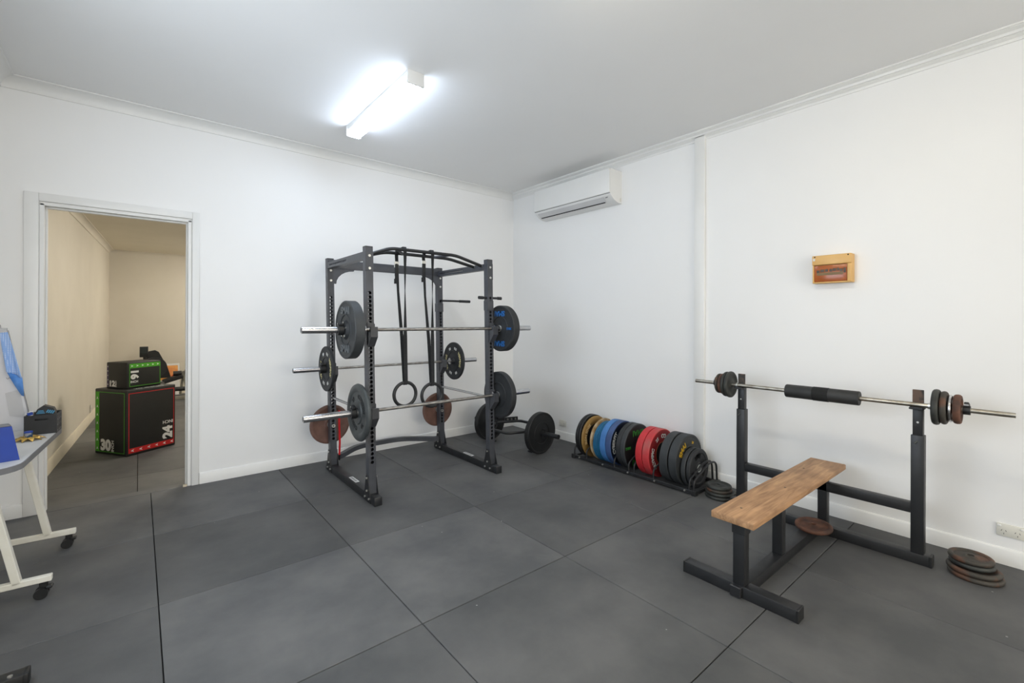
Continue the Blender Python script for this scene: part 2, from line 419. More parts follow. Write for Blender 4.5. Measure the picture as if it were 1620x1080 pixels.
# door frame with no leaf
door = bpy.data.objects.new('door_1', None); C.objects.link(door); door['kind'] = 'structure'
for (x0, x1) in ((-4.668, DX0 - 0.014), (DX1 + 0.014, -3.605)):
    obj('architrave', boxr(B(), (x0, -0.018, 0), (x1, 0, DH + 0.075), 0.004, 2), trim_white, door)
obj('head_architrave', boxr(B(), (DX0 - 0.014, -0.018, DH + 0.014), (DX1 + 0.014, 0, DH + 0.075), 0.004, 2), trim_white, door)
for (x0, x1) in ((DX0 - 0.012, DX0 + 0.014), (DX1 - 0.014, DX1 + 0.012)):
    obj('jamb', boxr(B(), (x0, -0.004, 0), (x1, T + 0.004, DH), 0.002), trim_white, door)
obj('head_jamb', boxr(B(), (DX0 - 0.01, -0.004, DH - 0.014), (DX1 + 0.01, T + 0.004, DH + 0.012), 0.002), trim_white, door)
for (x0, x1) in ((DX0 + 0.014, DX0 + 0.026), (DX1 - 0.026, DX1 - 0.014)):
    obj('door_stop', boxr(B(), (x0, 0.05, 0), (x1, 0.085, DH - 0.014), 0.002), trim_white, door)
obj('head_stop', boxr(B(), (DX0 + 0.026, 0.05, DH - 0.026), (DX1 - 0.026, 0.085, DH - 0.014), 0.002), trim_white, door)
obj('wood_block', boxr(B(), (DX1 - 0.045, -0.012, 0.0), (DX1 - 0.016, 0.012, 0.018), 0.002), M('raw_timber_block', rgb(214, 202, 176), None, 5, 0.7), door)

# adjoining room, its floor lower than the main room
ZF2, YB2, ZC2 = -0.13, 7.15, 2.83
XR2 = -0.4
fl2 = struct('floor', boxr(B(), (-5.1, T, ZF2 - 0.1), (XR2, YB2, ZF2 - 0.016)), concrete)
for i, (x0, x1) in enumerate(((-5.0, -4.02), (-4.02, -3.03), (-3.03, -2.04))):
    for j in range(7):
        y0 = T + j * 1.0
        mat_tile(x0, x1, y0, min(y0 + 1.0, YB2), fl2, ZF2)
struct('wall_adjoining_back', boxr(B(), (-5.1, YB2, ZF2), (XR2, YB2 + 0.1, ZC2)), beige)
a2, b2 = Vector((-4.808, 0.115, 0)), Vector((-4.465, 7.15, 0))
def along(bm, prof):
    """extrude (offset, z) along the adjoining room's skewed left wall"""
    n = Vector((b2.y - a2.y, -(b2.x - a2.x), 0)).normalized()
    A = [bm.verts.new(a2 + n * u + Vector((0, 0, v))) for u, v in prof]
    Bv = [bm.verts.new(b2 + n * u + Vector((0, 0, v))) for u, v in prof]
    k = len(prof); bm.faces.new(A); bm.faces.new(Bv[::-1])
    for i in range(k): bm.faces.new((A[i], A[(i + 1) % k], Bv[(i + 1) % k], Bv[i]))
    return bm
struct('wall_adjoining_left', along(B(), [(-0.3, ZF2), (0, ZF2), (0, ZC2), (-0.3, ZC2)]), beige)
struct('wall_adjoining_right', boxr(B(), (XR2, T, ZF2), (XR2 + 0.1, YB2, ZC2)), beige)
struct('ceiling', boxr(B(), (-5.2, T, ZC2), (XR2 + 0.1, YB2 + 0.1, ZC2 + 0.1)), ceil_beige)
bb2 = M('cream_skirting', rgb(222, 212, 192), None, 4, 0.45)
struct('baseboard_adjoining_left', along(B(), [(0, ZF2), (0.016, ZF2), (0.016, ZF2 + 0.125), (0.006, ZF2 + 0.14), (0, ZF2 + 0.14)]), bb2)
struct('baseboard_adjoining_back', boxr(B(), (-4.6, YB2 - 0.015, ZF2), (XR2, YB2, ZF2 + 0.11)), bb2)
struct('trim_5', along(B(), [(x, z - ZC + ZC2) for x, z in cove(0.075)]), beige)
struct('trim_6', prism(B(), [(YB2 - x, z - ZC + ZC2) for x, z in cove(0.075)], -4.6, XR2, (1, 2, 0)), beige)

# ================================================================ ceiling lights
def batten_light(x, y0, y1, zc, em, label, group=None):
    t = thing('ceiling_batten_light', label, 'light', (x, (y0 + y1) / 2, zc), None, group)
    h = abs(y1 - y0) / 2
    obj('housing', boxr(B(), (-0.057, -h + 0.01, -0.052), (0.057, h - 0.01, 0), 0.004, 2), plastic_w, t)
    bm = B(); prof = [(-0.052, -0.048), (-0.060, -0.053), (-0.056, -0.082), (-0.046, -0.096), (0.046, -0.096), (0.056, -0.082), (0.060, -0.053), (0.052, -0.048)]
    prism(bm, prof, -h + 0.02, h - 0.02, (0, 2, 1)); obj('diffuser', bm, em, t)
    for s in (-1, 1):
        obj('end_cap', boxr(B(), (-0.065, s * h, -0.094), (0.065, s * (h - 0.02), -0.0), 0.004, 2), plastic_w, t)
    return t
em_cool = emit('cool_tube_glow', *LAMP_COOL); em_warm = emit('warm_tube_glow', *LAMP_WARM); em_adj = emit('adjoining_fill_glow', *FILL_ADJ)
batten_light(-2.52, -0.75, -1.96, ZC, em_cool, 'lit fluorescent batten light on the ceiling above the power rack')
batten_light(-2.52, -3.3, -4.5, ZC, em_warm, 'lit fluorescent batten light on the ceiling beside the bench press')
batten_light(-2.3, -6.8, -8.0, ZC, em_warm, 'added unseen batten light on the ceiling by the front wall')  # unseen, added for soft bounce in the closed room
batten_light(-2.2, 1.6, 2.8, ZC2, em_adj, 'added unseen batten light on the adjoining room ceiling near the doorway wall')  # unseen fill, added to light the adjoining room
batten_light(-2.2, 4.9, 6.1, ZC2, em_adj, 'added unseen batten light on the adjoining room ceiling near its far wall')  # second unseen one, added so the far wall gets more light

# ================================================================ wall fittings
t = thing('air_conditioner', 'white split-system air conditioner mounted high on the wall', 'air conditioner', (0, -1.245, 2.72))
prof = [(0, 0.0), (-0.06, 0.0), (-0.13, 0.022), (-0.185, 0.065), (-0.198, 0.085), (-0.198, 0.33), (-0.188, 0.345), (0, 0.345)]
obj('body', prism(B(), prof, -0.585, 0.585, (0, 2, 1)), plastic_w, t, angle=40)
obj('front_panel', boxr(B(), (-0.212, -0.583, 0.088), (-0.196, 0.583, 0.342), 0.006, 3), plastic_w, t)
R = Matrix.Rotation(math.radians(-38), 3, 'Y')
lv = obj('louver', box(B(), (-0.158, 0.03, 0.036), (0.075, 1.03, 0.006), 0.002, Matrix.Rotation(math.radians(38), 3, 'Y')), M('louver_grey_white', (0.62, 0.62, 0.62), None, 4, 0.35), t)
obj('air_slot', box(B(), (-0.132, 0.03, 0.0165), (0.013, 1.0, 0.01), 0, Matrix.Rotation(math.radians(22), 3, 'Y')), dark_hole, t)
obj('seam', boxr(B(), (-0.1995, -0.584, 0.083), (-0.196, 0.584, 0.0875)), edge_grey, t)
obj('receiver_window', box(B(), (-0.176, -0.52, 0.052), (0.004, 0.03, 0.018), 0.001, Matrix.Rotation(math.radians(38), 3, 'Y')), edge_grey, t)
obj('screw_cover', boxr(B(), (-0.035, -0.588, 0.02), (-0.012, -0.584, 0.055), 0.002), plastic_ivory, t)

def power_outlet(x, y, z, yaw, label, size=(0.118, 0.076), n=2, grp=None):
    t = thing('power_outlet', label, 'outlet', (x, y, z), Matrix.Rotation(yaw, 3, 'Z') @ FACE_NY)
    wd, ht = size
    obj('plate', boxr(B(), (-wd / 2, -ht / 2, 0), (wd / 2, ht / 2, 0.009), 0.004, 2), plastic_ivory, t)
    for s in ((-1, 1) if n == 2 else (0,)):
        cx = s * 0.028
        obj('switch', box(B(), (cx + s * 0.018, 0.024, 0.011), (0.016, 0.011, 0.007), 0.003, None, 2), plastic_w, t)
        bm = B()
        box(bm, (cx - 0.009, -0.003, 0.0092), (0.0022, 0.009, 0.001), 0, Matrix.Rotation(math.radians(-28), 3, 'Z'))
        box(bm, (cx + 0.009, -0.003, 0.0092), (0.0022, 0.009, 0.001), 0, Matrix.Rotation(math.radians(28), 3, 'Z'))
        box(bm, (cx, -0.021, 0.0092), (0.0022, 0.009, 0.001))
        obj('socket_slots', bm, dark_hole, t)
    return t
YAW_R = -PI / 2   # outlet facing -X
power_outlet(0, -4.660, 0.207, YAW_R, 'white double power outlet above the skirting by the rusty plate stack')
power_outlet(0, -0.966, 0.200, YAW_R, 'white double power outlet low on the wall behind the hex bar')
n2 = (b2 - a2).normalized()
pw = a2 + n2 * 4.55
power_outlet(pw.x + 0.004, pw.y, 0.075, math.atan2(n2.y, n2.x), 'small white power outlet low on the beige wall through the doorway', (0.075, 0.115), 1)

t = thing('switchboard_box', 'cream electrical switchboard with amber cover on the white wall', 'switchboard', (0, -3.765, 1.742), Matrix.Rotation(YAW_R, 3, 'Z'))
# local: x along wall (towards the camera side), -y out of the wall, z up
bm = B(); boxr(bm, (-0.118, -0.055, 0.0), (0.127, 0, 0.207), 0.004, 2); obj('back_box', bm, cream_box, t)
bm = B(); boxr(bm, (-0.118, -0.085, 0.137), (0.127, -0.05, 0.207), 0.004, 2); obj('upper_cover', bm, cream_box, t)
bm = B(); boxr(bm, (0.100, -0.075, 0.002), (0.127, -0.05, 0.14), 0.003, 2); boxr(bm, (-0.118, -0.075, 0.002), (-0.108, -0.05, 0.14), 0.003, 2); boxr(bm, (-0.118, -0.075, 0.0), (0.127, -0.05, 0.01), 0.003, 2)
obj('surround', bm, cream_box, t)
amb = obj('amber_cover', boxr(B(), (-0.107, -0.071, 0.011), (0.099, -0.056, 0.132), 0.003, 2), amber, t)
for k, (x, wd, z) in enumerate(((-0.082, 0.018, 0.078), (-0.055, 0.024, 0.082), (-0.028, 0.018, 0.084), (0.0, 0.018, 0.082), (0.022, 0.02, 0.086), (0.044, 0.016, 0.088), (0.064, 0.018, 0.08))):
    obj('breaker', boxr(B(), (x - wd / 2, -0.0735, z), (x + wd / 2, -0.071, z + 0.02), 0.0008), breaker, amb)
obj('breaker_strip', boxr(B(), (-0.09, -0.0722, 0.058), (0.075, -0.0712, 0.078), 0.0004), M('olive_label_strip', rgb(124, 100, 60), None, 9, 0.5), t)
obj('main_switch', boxr(B(), (0.078, -0.074, 0.07), (0.091, -0.071, 0.105), 0.001), breaker, amb)
for x in (-0.1, 0.108):
    obj('screw', cyl(B(), (x, -0.086, 0.197), (x, -0.084, 0.197), 0.005, 10), dark_hole, t)
obj('paper_label', boxr(B(), (-0.112, -0.0858, 0.168), (-0.098, -0.085, 0.186)), lett_white, t)

# ================================================================ weight plates
def bump_prof(R, t, hole=0.0262, hub=0.062, web=0.86, lipw=0.02, hz=0.5):
    """bumper plate: thick flat rim, slightly dished web, raised hub"""
    h = t / 2; w_ = h * web
    half = [(hole, h * 0.98), (hub * 0.72, h * 0.98), (hub, h * 0.97 - 0.006), (R * 0.50, h * 0.97 - 0.006), (R * 0.515, h * 0.97 + 0.0005), (R * 0.535, h * 0.97 + 0.0005), (R * 0.55, h * 0.97 - 0.003), (R - lipw - 0.004, h * 0.97 - 0.003), (R - lipw + 0.003, h), (R - 0.004, h), (R, h - 0.005)]
    return half + [(r, -z) for r, z in reversed(half)]
def iron_prof(R, t, hole=0.0262, rim=0.03, hub=0.045, web=0.35):
    """cast iron plate: fat round rim, thin web, raised hub"""
    h = t / 2; half = [(hole, h * 0.85), (hub, h * 0.85), (hub + 0.008, h * web), (R - rim, h * web), (R - rim * 0.8, h * 0.86), (R - rim * 0.55, h), (R - rim * 0.28, h * 0.93), (R - rim * 0.08, h * 0.6), (R, 0.0)]
    return half + [(r, -z) for r, z in reversed(half[:-1])]
def plate(label, loc, rot, prof, m, spin=0, group=None, insert=True, t=0.05, hole=0.0262, cat='weight plate'):
    p = thing('weight_plate', label, cat, loc, rot @ Matrix.Rotation(math.radians(spin), 3, 'Z'), group)
    obj('disc', lathe(B(), prof, 56), m, p, angle=28)
    if insert:
        h = t / 2
        obj('hub_ring', lathe(B(), [(hole - 0.0006, h), (hole + 0.006, h), (hole + 0.006, -h), (hole - 0.0006, -h)], 28), bolt_m, p)
    return p

# ================================================================ power rack
RX = {'l': -2.568, 'r': -1.372}
YP = {'f': -1.320, 'b': -0.385}
shear = lambda v: Vector((v.x - 0.020 * v.z, v.y, v.z))
rack = thing('power_rack', 'black steel power rack with hole-punched uprights and pull-up bars', 'power rack', (-1.97, -0.87, 0))
RO = Vector((-1.97, -0.87, 0))
def rk(name, bm, m=None, up=None, **k):
    return obj(name, bm, m or grey_steel, up or rack, mp=lambda v: shear(v) - RO, **k)
def holed_tube(bm, c, w_, z0, z1, holes, axis='z', faces=('y',), r=0.0138, wall=0.003, pitch=0.0338):
    """square tube along axis from z0 to z1 with round holes punched through one pair of faces; built along local z then mapped"""
    hw = w_ / 2
    def put(u, v, s, k):   # u along tube, v across, s = side sign, k=0 for y faces, 1 for x faces
        if k == 0: p = (v, s * hw, u)
        else: p = (s * hw, v, u)
        return p
    mpv = {'z': lambda p: (c[0] + p[0], c[1] + p[1], p[2]), 'y': lambda p: (c[0] + p[1], p[2], c[2] + p[0])}[axis]
    V = lambda p: bm.verts.new(mpv(p))
    for s in (-1, 1):
        # punched faces
        segs = []; zc = z0
        for h in sorted(holes):
            a, b = h - pitch / 2, h + pitch / 2
            if a - zc > 1e-4: segs.append(('solid', zc, a))
            segs.append(('hole', max(a, zc), b)); zc = b
        if z1 - zc > 1e-4: segs.append(('solid', zc, z1))
        for kd, a, b in segs:
            if kd == 'solid':
                bm.faces.new([V(put(a, -hw, s, 0)), V(put(a, hw, s, 0)), V(put(b, hw, s, 0)), V(put(b, -hw, s, 0))])
            else:
                m_ = (a + b) / 2
                outer = [(a, -hw), (a, 0), (a, hw), (m_, hw), (b, hw), (b, 0), (b, -hw), (m_, -hw)]
                ov = [V(put(u, v, s, 0)) for u, v in outer]
                # 16-gon hole in two rings so that it stays round
                angs = [math.atan2(v, u - m_) for u, v in outer]
                angs = [math.radians(d) for d in (225, 180, 135, 90, 45, 0, -45, -90)]
                iv = []
                for q in range(8):
                    iv.append(V(put(m_ + r * math.cos(angs[q]), r * math.sin(angs[q]), s, 0)))
                    an = (angs[q] + angs[q] - PI / 4) / 2
                    iv.append(V(put(m_ + r * math.cos(an), r * math.sin(an), s, 0)))
                for q in range(8):
                    bm.faces.new([ov[q], ov[(q + 1) % 8], iv[(2 * q + 2) % 16], iv[2 * q + 1], iv[2 * q]])
                # rim of the hole going into the wall
                dv = [V(put(m_ + r * math.cos(t_), r * math.sin(t_), s * (1 - wall / hw), 0)) for t_ in [math.radians(225 - 22.5 * i) for i in range(16)]]
                for q in range(16):
                    bm.faces.new([iv[q], iv[(q + 1) % 16], dv[(q + 1) % 16], dv[q]])
        bm.faces.new([V(put(z0, -hw, s, 1)), V(put(z0, hw, s, 1)), V(put(z1, hw, s, 1)), V(put(z1, -hw, s, 1))])
    for u in (z0, z1):
        bm.faces.new([V((-hw, -hw, u)), V((hw, -hw, u)), V((hw, hw, u)), V((-hw, hw, u))])
    bmesh.ops.remove_doubles(bm, verts=bm.verts, dist=1e-5)
    return bm
ZT = 2.035
for kx in ('l', 'r'):
    x = RX[kx]
    # foot beam
    rk('foot_beam', boxr(B(), (x - 0.032, -1.456, 0), (x + 0.032, -0.285, 0.068), 0.004, 2), black_steel)
    stk = rk('sticker', boxr(B(), (x - 0.018, -1.02, 0.0682), (x + 0.018, -0.86, 0.0688)), lett_white)
    bm = B()
    for k in range(5): boxr(bm, (x - 0.011, -0.995 + 0.026 * k, 0.0688), (x + 0.009, -0.981 + 0.026 * k, 0.0692))
    rk('sticker_print', bm, M('sticker_ink', (0.06, 0.06, 0.06), None, 5, 0.6) if 'sticker_ink' not in MATS else MATS['sticker_ink'], stk, smooth=False)
    for ky in ('f', 'b'):
        y = YP[ky]
        hs = [0.318 + 0.0338 * k for k in range(41)]
        upr = rk('upright', holed_tube(B(), (x, y, 0), 0.06, 0.066, ZT, hs), grey_steel, smooth=False)
        rk('upright_cap', boxr(B(), (x - 0.0305, y - 0.0305, ZT - 0.004), (x + 0.0305, y + 0.0305, ZT + 0.006), 0.002), black_steel, upr)
        dirn = -1 if ky == 'f' else 1
        for s in (-1, 1):
            xo = x + s * 0.0345
            poly = [(y - 0.065, 0.004), (y + 0.065, 0.004), (y + 0.065, 0.05), (y + 0.018, 0.21), (y - 0.018, 0.21), (y - 0.065, 0.05)]
            gu = rk('gusset', prism(B(), poly, xo - 0.0025, xo + 0.0025, (1, 2, 0)), black_steel)
            for (by, bz) in ((y, 0.19), (y, 0.09), (y - 0.04, 0.035), (y + 0.04, 0.035)):
                rk('bolt', cyl(B(), (xo + s * 0.002, by, bz), (xo + s * 0.010, by, bz), 0.009, 8), bolt_m, gu)
        # top bolts on the front face
        for bz in (1.965, 1.865) if ky == 'f' else (1.925, 1.83):
            rk('bolt', cyl(B(), (x, y - 0.030, bz), (x, y - 0.038, bz), 0.0105, 10), bolt_m, upr)
        if ky == 'f':
            rk('joint_sleeve', boxr(B(), (x - 0.033, y - 0.0325, 1.845), (x + 0.033, y + 0.02, 2.0), 0.002), grey_steel)
    # punched side rail at the top
    hs = [-0.47 - 0.027 * k for k in range(17)]
    rk('side_rail', holed_tube(B(), (x, 0, 1.972), 0.056, YP['f'] + 0.03, YP['b'] - 0.03, hs, 'y', r=0.009, pitch=0.0268), grey_steel, smooth=False)
    # weight storage peg behind the rear upright
    spg = rk('storage_peg', cyl(B(), (x, YP['b'] + 0.03, 0.44), (x, -0.20, 0.44), 0.0225, 18), chrome)
    rk('peg_nut', lathe(B(), [(0.007, 0.006), (0.017, 0.006), (0.017, -0.002), (0.007, -0.002)], 20, Matrix.Translation((x, YP['b'] - 0.034, 0.44)) @ Matrix.Rotation(PI / 2, 4, 'X')), bolt_m, spg)
    # safety pin pipe between the uprights
    rk('safety_bar', cyl(B(), (x, YP['b'] - 0.03, 0.71), (x, YP['f'] + 0.03, 0.71), 0.012, 14), chrome)
# rear top crossmember, gussets
yb = YP['b']
rk('rear_crossmember', boxr(B(), (RX['l'] + 0.03, yb - 0.034, 1.945), (RX['r'] - 0.03, yb - 0.004, 2.03), 0.004, 2), grey_steel)
for s, x in ((1, RX['l'] + 0.03), (-1, RX['r'] - 0.03)):
    poly = [(x, 1.945), (x, 1.80)] + [(x + s * (0.02 + 0.17 * (1 - math.cos(k / 6 * PI / 2))), 1.80 + 0.13 * math.sin(k / 6 * PI / 2)) for k in range(7)] + [(x + s * 0.2, 1.945)]
    rk('corner_bracket', prism(B(), poly, yb - 0.03, yb - 0.024, (0, 2, 1)), grey_steel)
# bent rear stretcher
pth = arc_pts([(RX['l'] + 0.028, yb + 0.01, 0.125), (RX['l'] + 0.08, yb + 0.02, 0.125), (-2.24, -0.15, 0.13), (-1.74, -0.15, 0.13), (RX['r'] - 0.08, yb + 0.01, 0.125), (RX['r'] - 0.028, yb, 0.125)], 0.14, 6)
bm = B(); ribbon(bm, pth, 0.046, 0.046, (0, 0, 1)); rk('rear_stretcher', bm, grey_steel)
# pull-up bars
for (y, zz, x0, x1, x2, x3) in ((-1.255, 2.058, -2.54, -2.345, -1.70, -1.41), (-1.125, 2.042, -2.54, -2.335, -1.70, -1.41)):
    rk('pull_up_bar', tube(B(), arc_pts([(x0, y, 1.985), (x1, y, zz), (x2, y, zz), (x3, y, 1.985)], 0.06, 5), 0.0145, 14), black_steel)
for (xa, xb) in ((-2.30, -2.16), (-1.76, -1.86)):
    rk('pull_up_grip', tube(B(), [(xa, -1.255, 2.056), (xb, -1.125, 2.04)], 0.012, 12), grey_steel)
for y in (-1.255, -1.125):
    for x in (RX['l'] + 0.03, RX['r'] - 0.03):
        s = 1 if x < -2 else -1
        rk('bar_bolt', cyl(B(), (x, y, 1.985), (x + s * 0.012, y, 1.985), 0.013, 10), bolt_m)
# band pegs on the right-hand uprights
for (y, x0, x1, z) in ((yb - 0.04, -1.36, -0.985, 1.675), (YP['f'] - 0.005, -1.49, -1.225, 1.672)):
    rk('band_peg', cyl(B(), (x0, y, z), (x1, y, z), 0.0115, 14), black_steel)
    rk('peg_grip', cyl(B(), (x1 - 0.14 if y > -1 else x1 - 0.04, y, z), (x1 + 0.003, y, z), 0.0155, 14), rubber)
rk('peg_grip', cyl(B(), (-1.492, YP['f'] - 0.005, 1.672), (-1.44, YP['f'] - 0.005, 1.672), 0.0155, 14), rubber)
for ky in ('f', 'b'):
    rk('peg_sleeve', boxr(B(), (RX['r'] - 0.035, YP[ky] - 0.035, 1.55), (RX['r'] + 0.035, YP[ky] + 0.035, 1.645), 0.003), grey_steel)
# J-hooks
def jhook(x, yf, z):
    pr = [(0, 0.055), (-0.008, 0.055), (-0.008, -0.016), (-0.056, -0.016), (-0.056, 0.022), (-0.078, 0.022), (-0.078, -0.058), (-0.012, -0.135), (0, -0.135)]
    jh = rk('j_hook', prism(B(), [(yf + a, z + b) for a, b in pr], x - 0.028, x + 0.028, (1, 2, 0)), grey_steel)
    for s in (-1, 1): rk('hook_strap', boxr(B(), (x + s * 0.031, yf - 0.008, z - 0.12), (x + s * 0.034, yf + 0.055, z + 0.045), 0.001), grey_steel, jh)
YFf = YP['f'] - 0.031; YFb = YP['b'] - 0.031
Z1, Z2, Z3 = 1.378, 0.737, 0.994
for kx in ('l', 'r'):
    jhook(RX[kx], YFf, Z1); jhook(RX[kx], YFf, Z2); jhook(RX[kx], YFb, Z3)

# ================================================================ barbells on the rack
def barbell(label, x0, x1, y, z, rs=0.0142, sl=0.43, msh=knurl):
    cx = (x0 + x1) / 2; h = (x1 - x0) / 2
    t = thing('barbell', label, 'barbell', (cx, y, z))
    obj('shaft', cyl(B(), (-h + sl, 0, 0), (h - sl, 0, 0), rs, 20), msh, t)
    for s in (-1, 1):
        obj('sleeve', tube(B(), [(s * (h - sl), 0, 0), (s * h, 0, 0)], 0.025, 24), chrome, t)
        obj('sleeve_collar', tube(B(), [(s * (h - sl - 0.035), 0, 0), (s * (h - sl), 0, 0)], 0.036, 24), chrome, t)
        obj('end_plug', tube(B(), [(s * h, 0, 0), (s * (h + 0.002), 0, 0)], 0.018, 18), edge_grey, t)
    return t
def lock_collar(label, x, y, z, r_in=0.0255, r_out=0.042, L=0.04, axis='x', m=rubber_d, rot=None):
    rot = rot or (FACE_NX if axis == 'x' else FACE_NY)
    t = thing('barbell_collar', label, 'collar', (x, y, z), rot)
    obj('clamp_ring', lathe(B(), [(r_in, L / 2), (r_out, L / 2), (r_out, -L / 2), (r_in, -L / 2)], 24), m, t)
    obj('lever', box(B(), (0.012, r_out + 0.006, 0), (0.05, 0.016, L * 0.7), 0.003, Matrix.Rotation(math.radians(-18), 3, 'Z')), m, t)
    obj('hinge', cyl(B(), (-0.02, r_out + 0.004, -L * 0.3), (-0.02, r_out + 0.004, L * 0.3), 0.006, 10), chrome, t)
    return t
YB1 = YFf - 0.032; YB3 = YFb - 0.032
barbell('chrome barbell on the top front hooks of the power rack', -3.12, -0.93, YB1, Z1)
barbell('chrome barbell on the low front hooks of the power rack', -3.105, -0.94, YB1, Z2)
barbell('shorter chrome barbell on the rear uprights of the power rack', -2.945, -0.945, YB3, Z3, sl=0.32, rs=0.0128)

# top bar plates
tA = 0.075
pr = bump_prof(0.222, tA)
p = plate('thick charcoal bumper plate with moulded letters on the top barbell', (-2.772, YB1, Z1), FACE_NX, pr, rubber_g, t=tA)
for y in (0.145, -0.145): text_part('lettering', 'SMAI', 0.075, lett_grey, p, flat_map(0, y, tA / 2 * 0.97, 0, 1.1), 0.03, 0.003)
obj('hub_boss', lathe(B(), [(0.027, tA / 2 + 0.012), (0.062, tA / 2 + 0.012), (0.078, tA / 2 - 0.01), (0.027, tA / 2 - 0.01)], 32), rubber, p)
bm = B()
for k in range(5):
    a = k / 5 * 2 * PI + 0.3; cyl(bm, (0.055 * math.cos(a), 0.055 * math.sin(a), tA / 2 + 0.010), (0.055 * math.cos(a), 0.055 * math.sin(a), tA / 2 + 0.016), 0.008, 8)
obj('hub_bolts', bm, bolt_m, p)
lock_collar('black lock collar against the charcoal plate on the top barbell', -2.847, YB1, Z1)
p = plate('thick black bumper plate with blue letters on the top barbell', (-1.283, YB1, Z1), FACE_NX, bump_prof(0.222, tA), rubber, t=tA, spin=180)
for y in (0.145, -0.145): text_part('lettering', 'SMAI', 0.07, lett_blue, p, flat_map(0, y, tA / 2 * 0.97, 0, 1.05), 0.03, 0.002)
text_part('weight_mark', '20KG', 0.03, lett_blue, p, flat_map(-0.145, 0, tA / 2 * 0.97, 0), 0.02, 0.002)
tg = thing('barbell_collar', 'thin red collar ring beside the blue-lettered plate', 'collar', (-1.375, YB1, Z1), FACE_NX)
obj('ring', lathe(B(), [(0.0146, 0.012), (0.024, 0.012), (0.024, -0.012), (0.0146, -0.012)], 24), red_band, tg)
# low bar plates
tB = 0.042
p = plate('grey iron plate with raised lettering on the low barbell', (-2.698, YB1, Z2), FACE_NX, iron_prof(0.222, tB, rim=0.062, hub=0.085, web=0.5), iron_grey, t=tB)
for d in (45, 225): text_part('lettering', 'CORTEX', 0.046, lett_dark, p, arc_map(0.125, d, tB / 2 * 0.5), 0.02, 0.003)
for d in (135, 315): text_part('weight_mark', '20', 0.042, lett_dark, p, arc_map(0.125, d, tB / 2 * 0.5), 0.02, 0.003)
lock_collar('black lock collar against the grey iron plate on the low barbell', -2.745, YB1, Z2)
tC = 0.058
p = plate('plain black bumper plate on the low barbell beside the hex bar', (-1.311, YB1, Z2), FACE_NX, bump_prof(0.222, tC), rubber, t=tC)
# rear bar plates
tD = 0.026
def verpeak(label, x, s):
    p = plate(label, (x, YB3, Z3), FACE_NX, bump_prof(0.212, tD, web=0.7, lipw=0.025), rubber, t=tD, spin=s)
    zf = tD / 2 * 0.97
    text_part('lettering', 'VERPEAK', 0.042, lett_cream, p, arc_map(0.145, 8, zf), 0.03, 0.0012)
    text_part('lettering', 'VERPEAK', 0.042, lett_cream, p, arc_map(0.145, 188, zf), 0.03, 0.0012)
    for d in (118, 298): text_part('weight_mark', '10', 0.04, lett_white, p, arc_map(0.145, d, zf), 0.03, 0.0012)
    for d in (250, 70): text_part('weight_mark', 'KG', 0.036, lett_white, p, arc_map(0.145, d, zf), 0.03, 0.0012)
    return p
verpeak('thin black plate with pale lettering, rear barbell, doorway end', -2.650, 0)
verpeak('thin black plate with pale lettering, rear barbell, air conditioner end', -1.246, 0)
lock_collar('black square collar on the rear barbell at the doorway end', -2.690, YB3, Z3, L=0.05)
# stored brown plates
for kx, lab in (('l', 'brown-red plate stored behind the rear upright nearest the doorway'), ('r', 'brown-red plate stored behind the rear upright nearest the hex bar')):
    x = RX[kx] - 0.0088
    plate(lab, (x, -0.318, 0.44), FACE_NY, iron_prof(0.19, 0.03, rim=0.045, hub=0.05, web=0.55), maroon, t=0.03)
# red band hung on the rear upright
t = thing('resistance_band', 'red rubber resistance band hanging on the rear rack upright', 'band', (RX['l'] + 0.052, YFb + 0.008, 0.15))
bm = B(); ribbon(bm, [(0, 0, 0.0), (0.004, 0, 0.12), (-0.002, 0, 0.30), (-0.004, 0, 0.43)], 0.018, 0.006, (0.5, -0.8, 0)); obj('band', bm, red_band, t)
bm = B(); ribbon(bm, [(-0.003, 0, -0.05), (0, 0, 0.0)], 0.02, 0.008, (0.5, -0.8, 0)); obj('end_grip', bm, rubber_d, t)

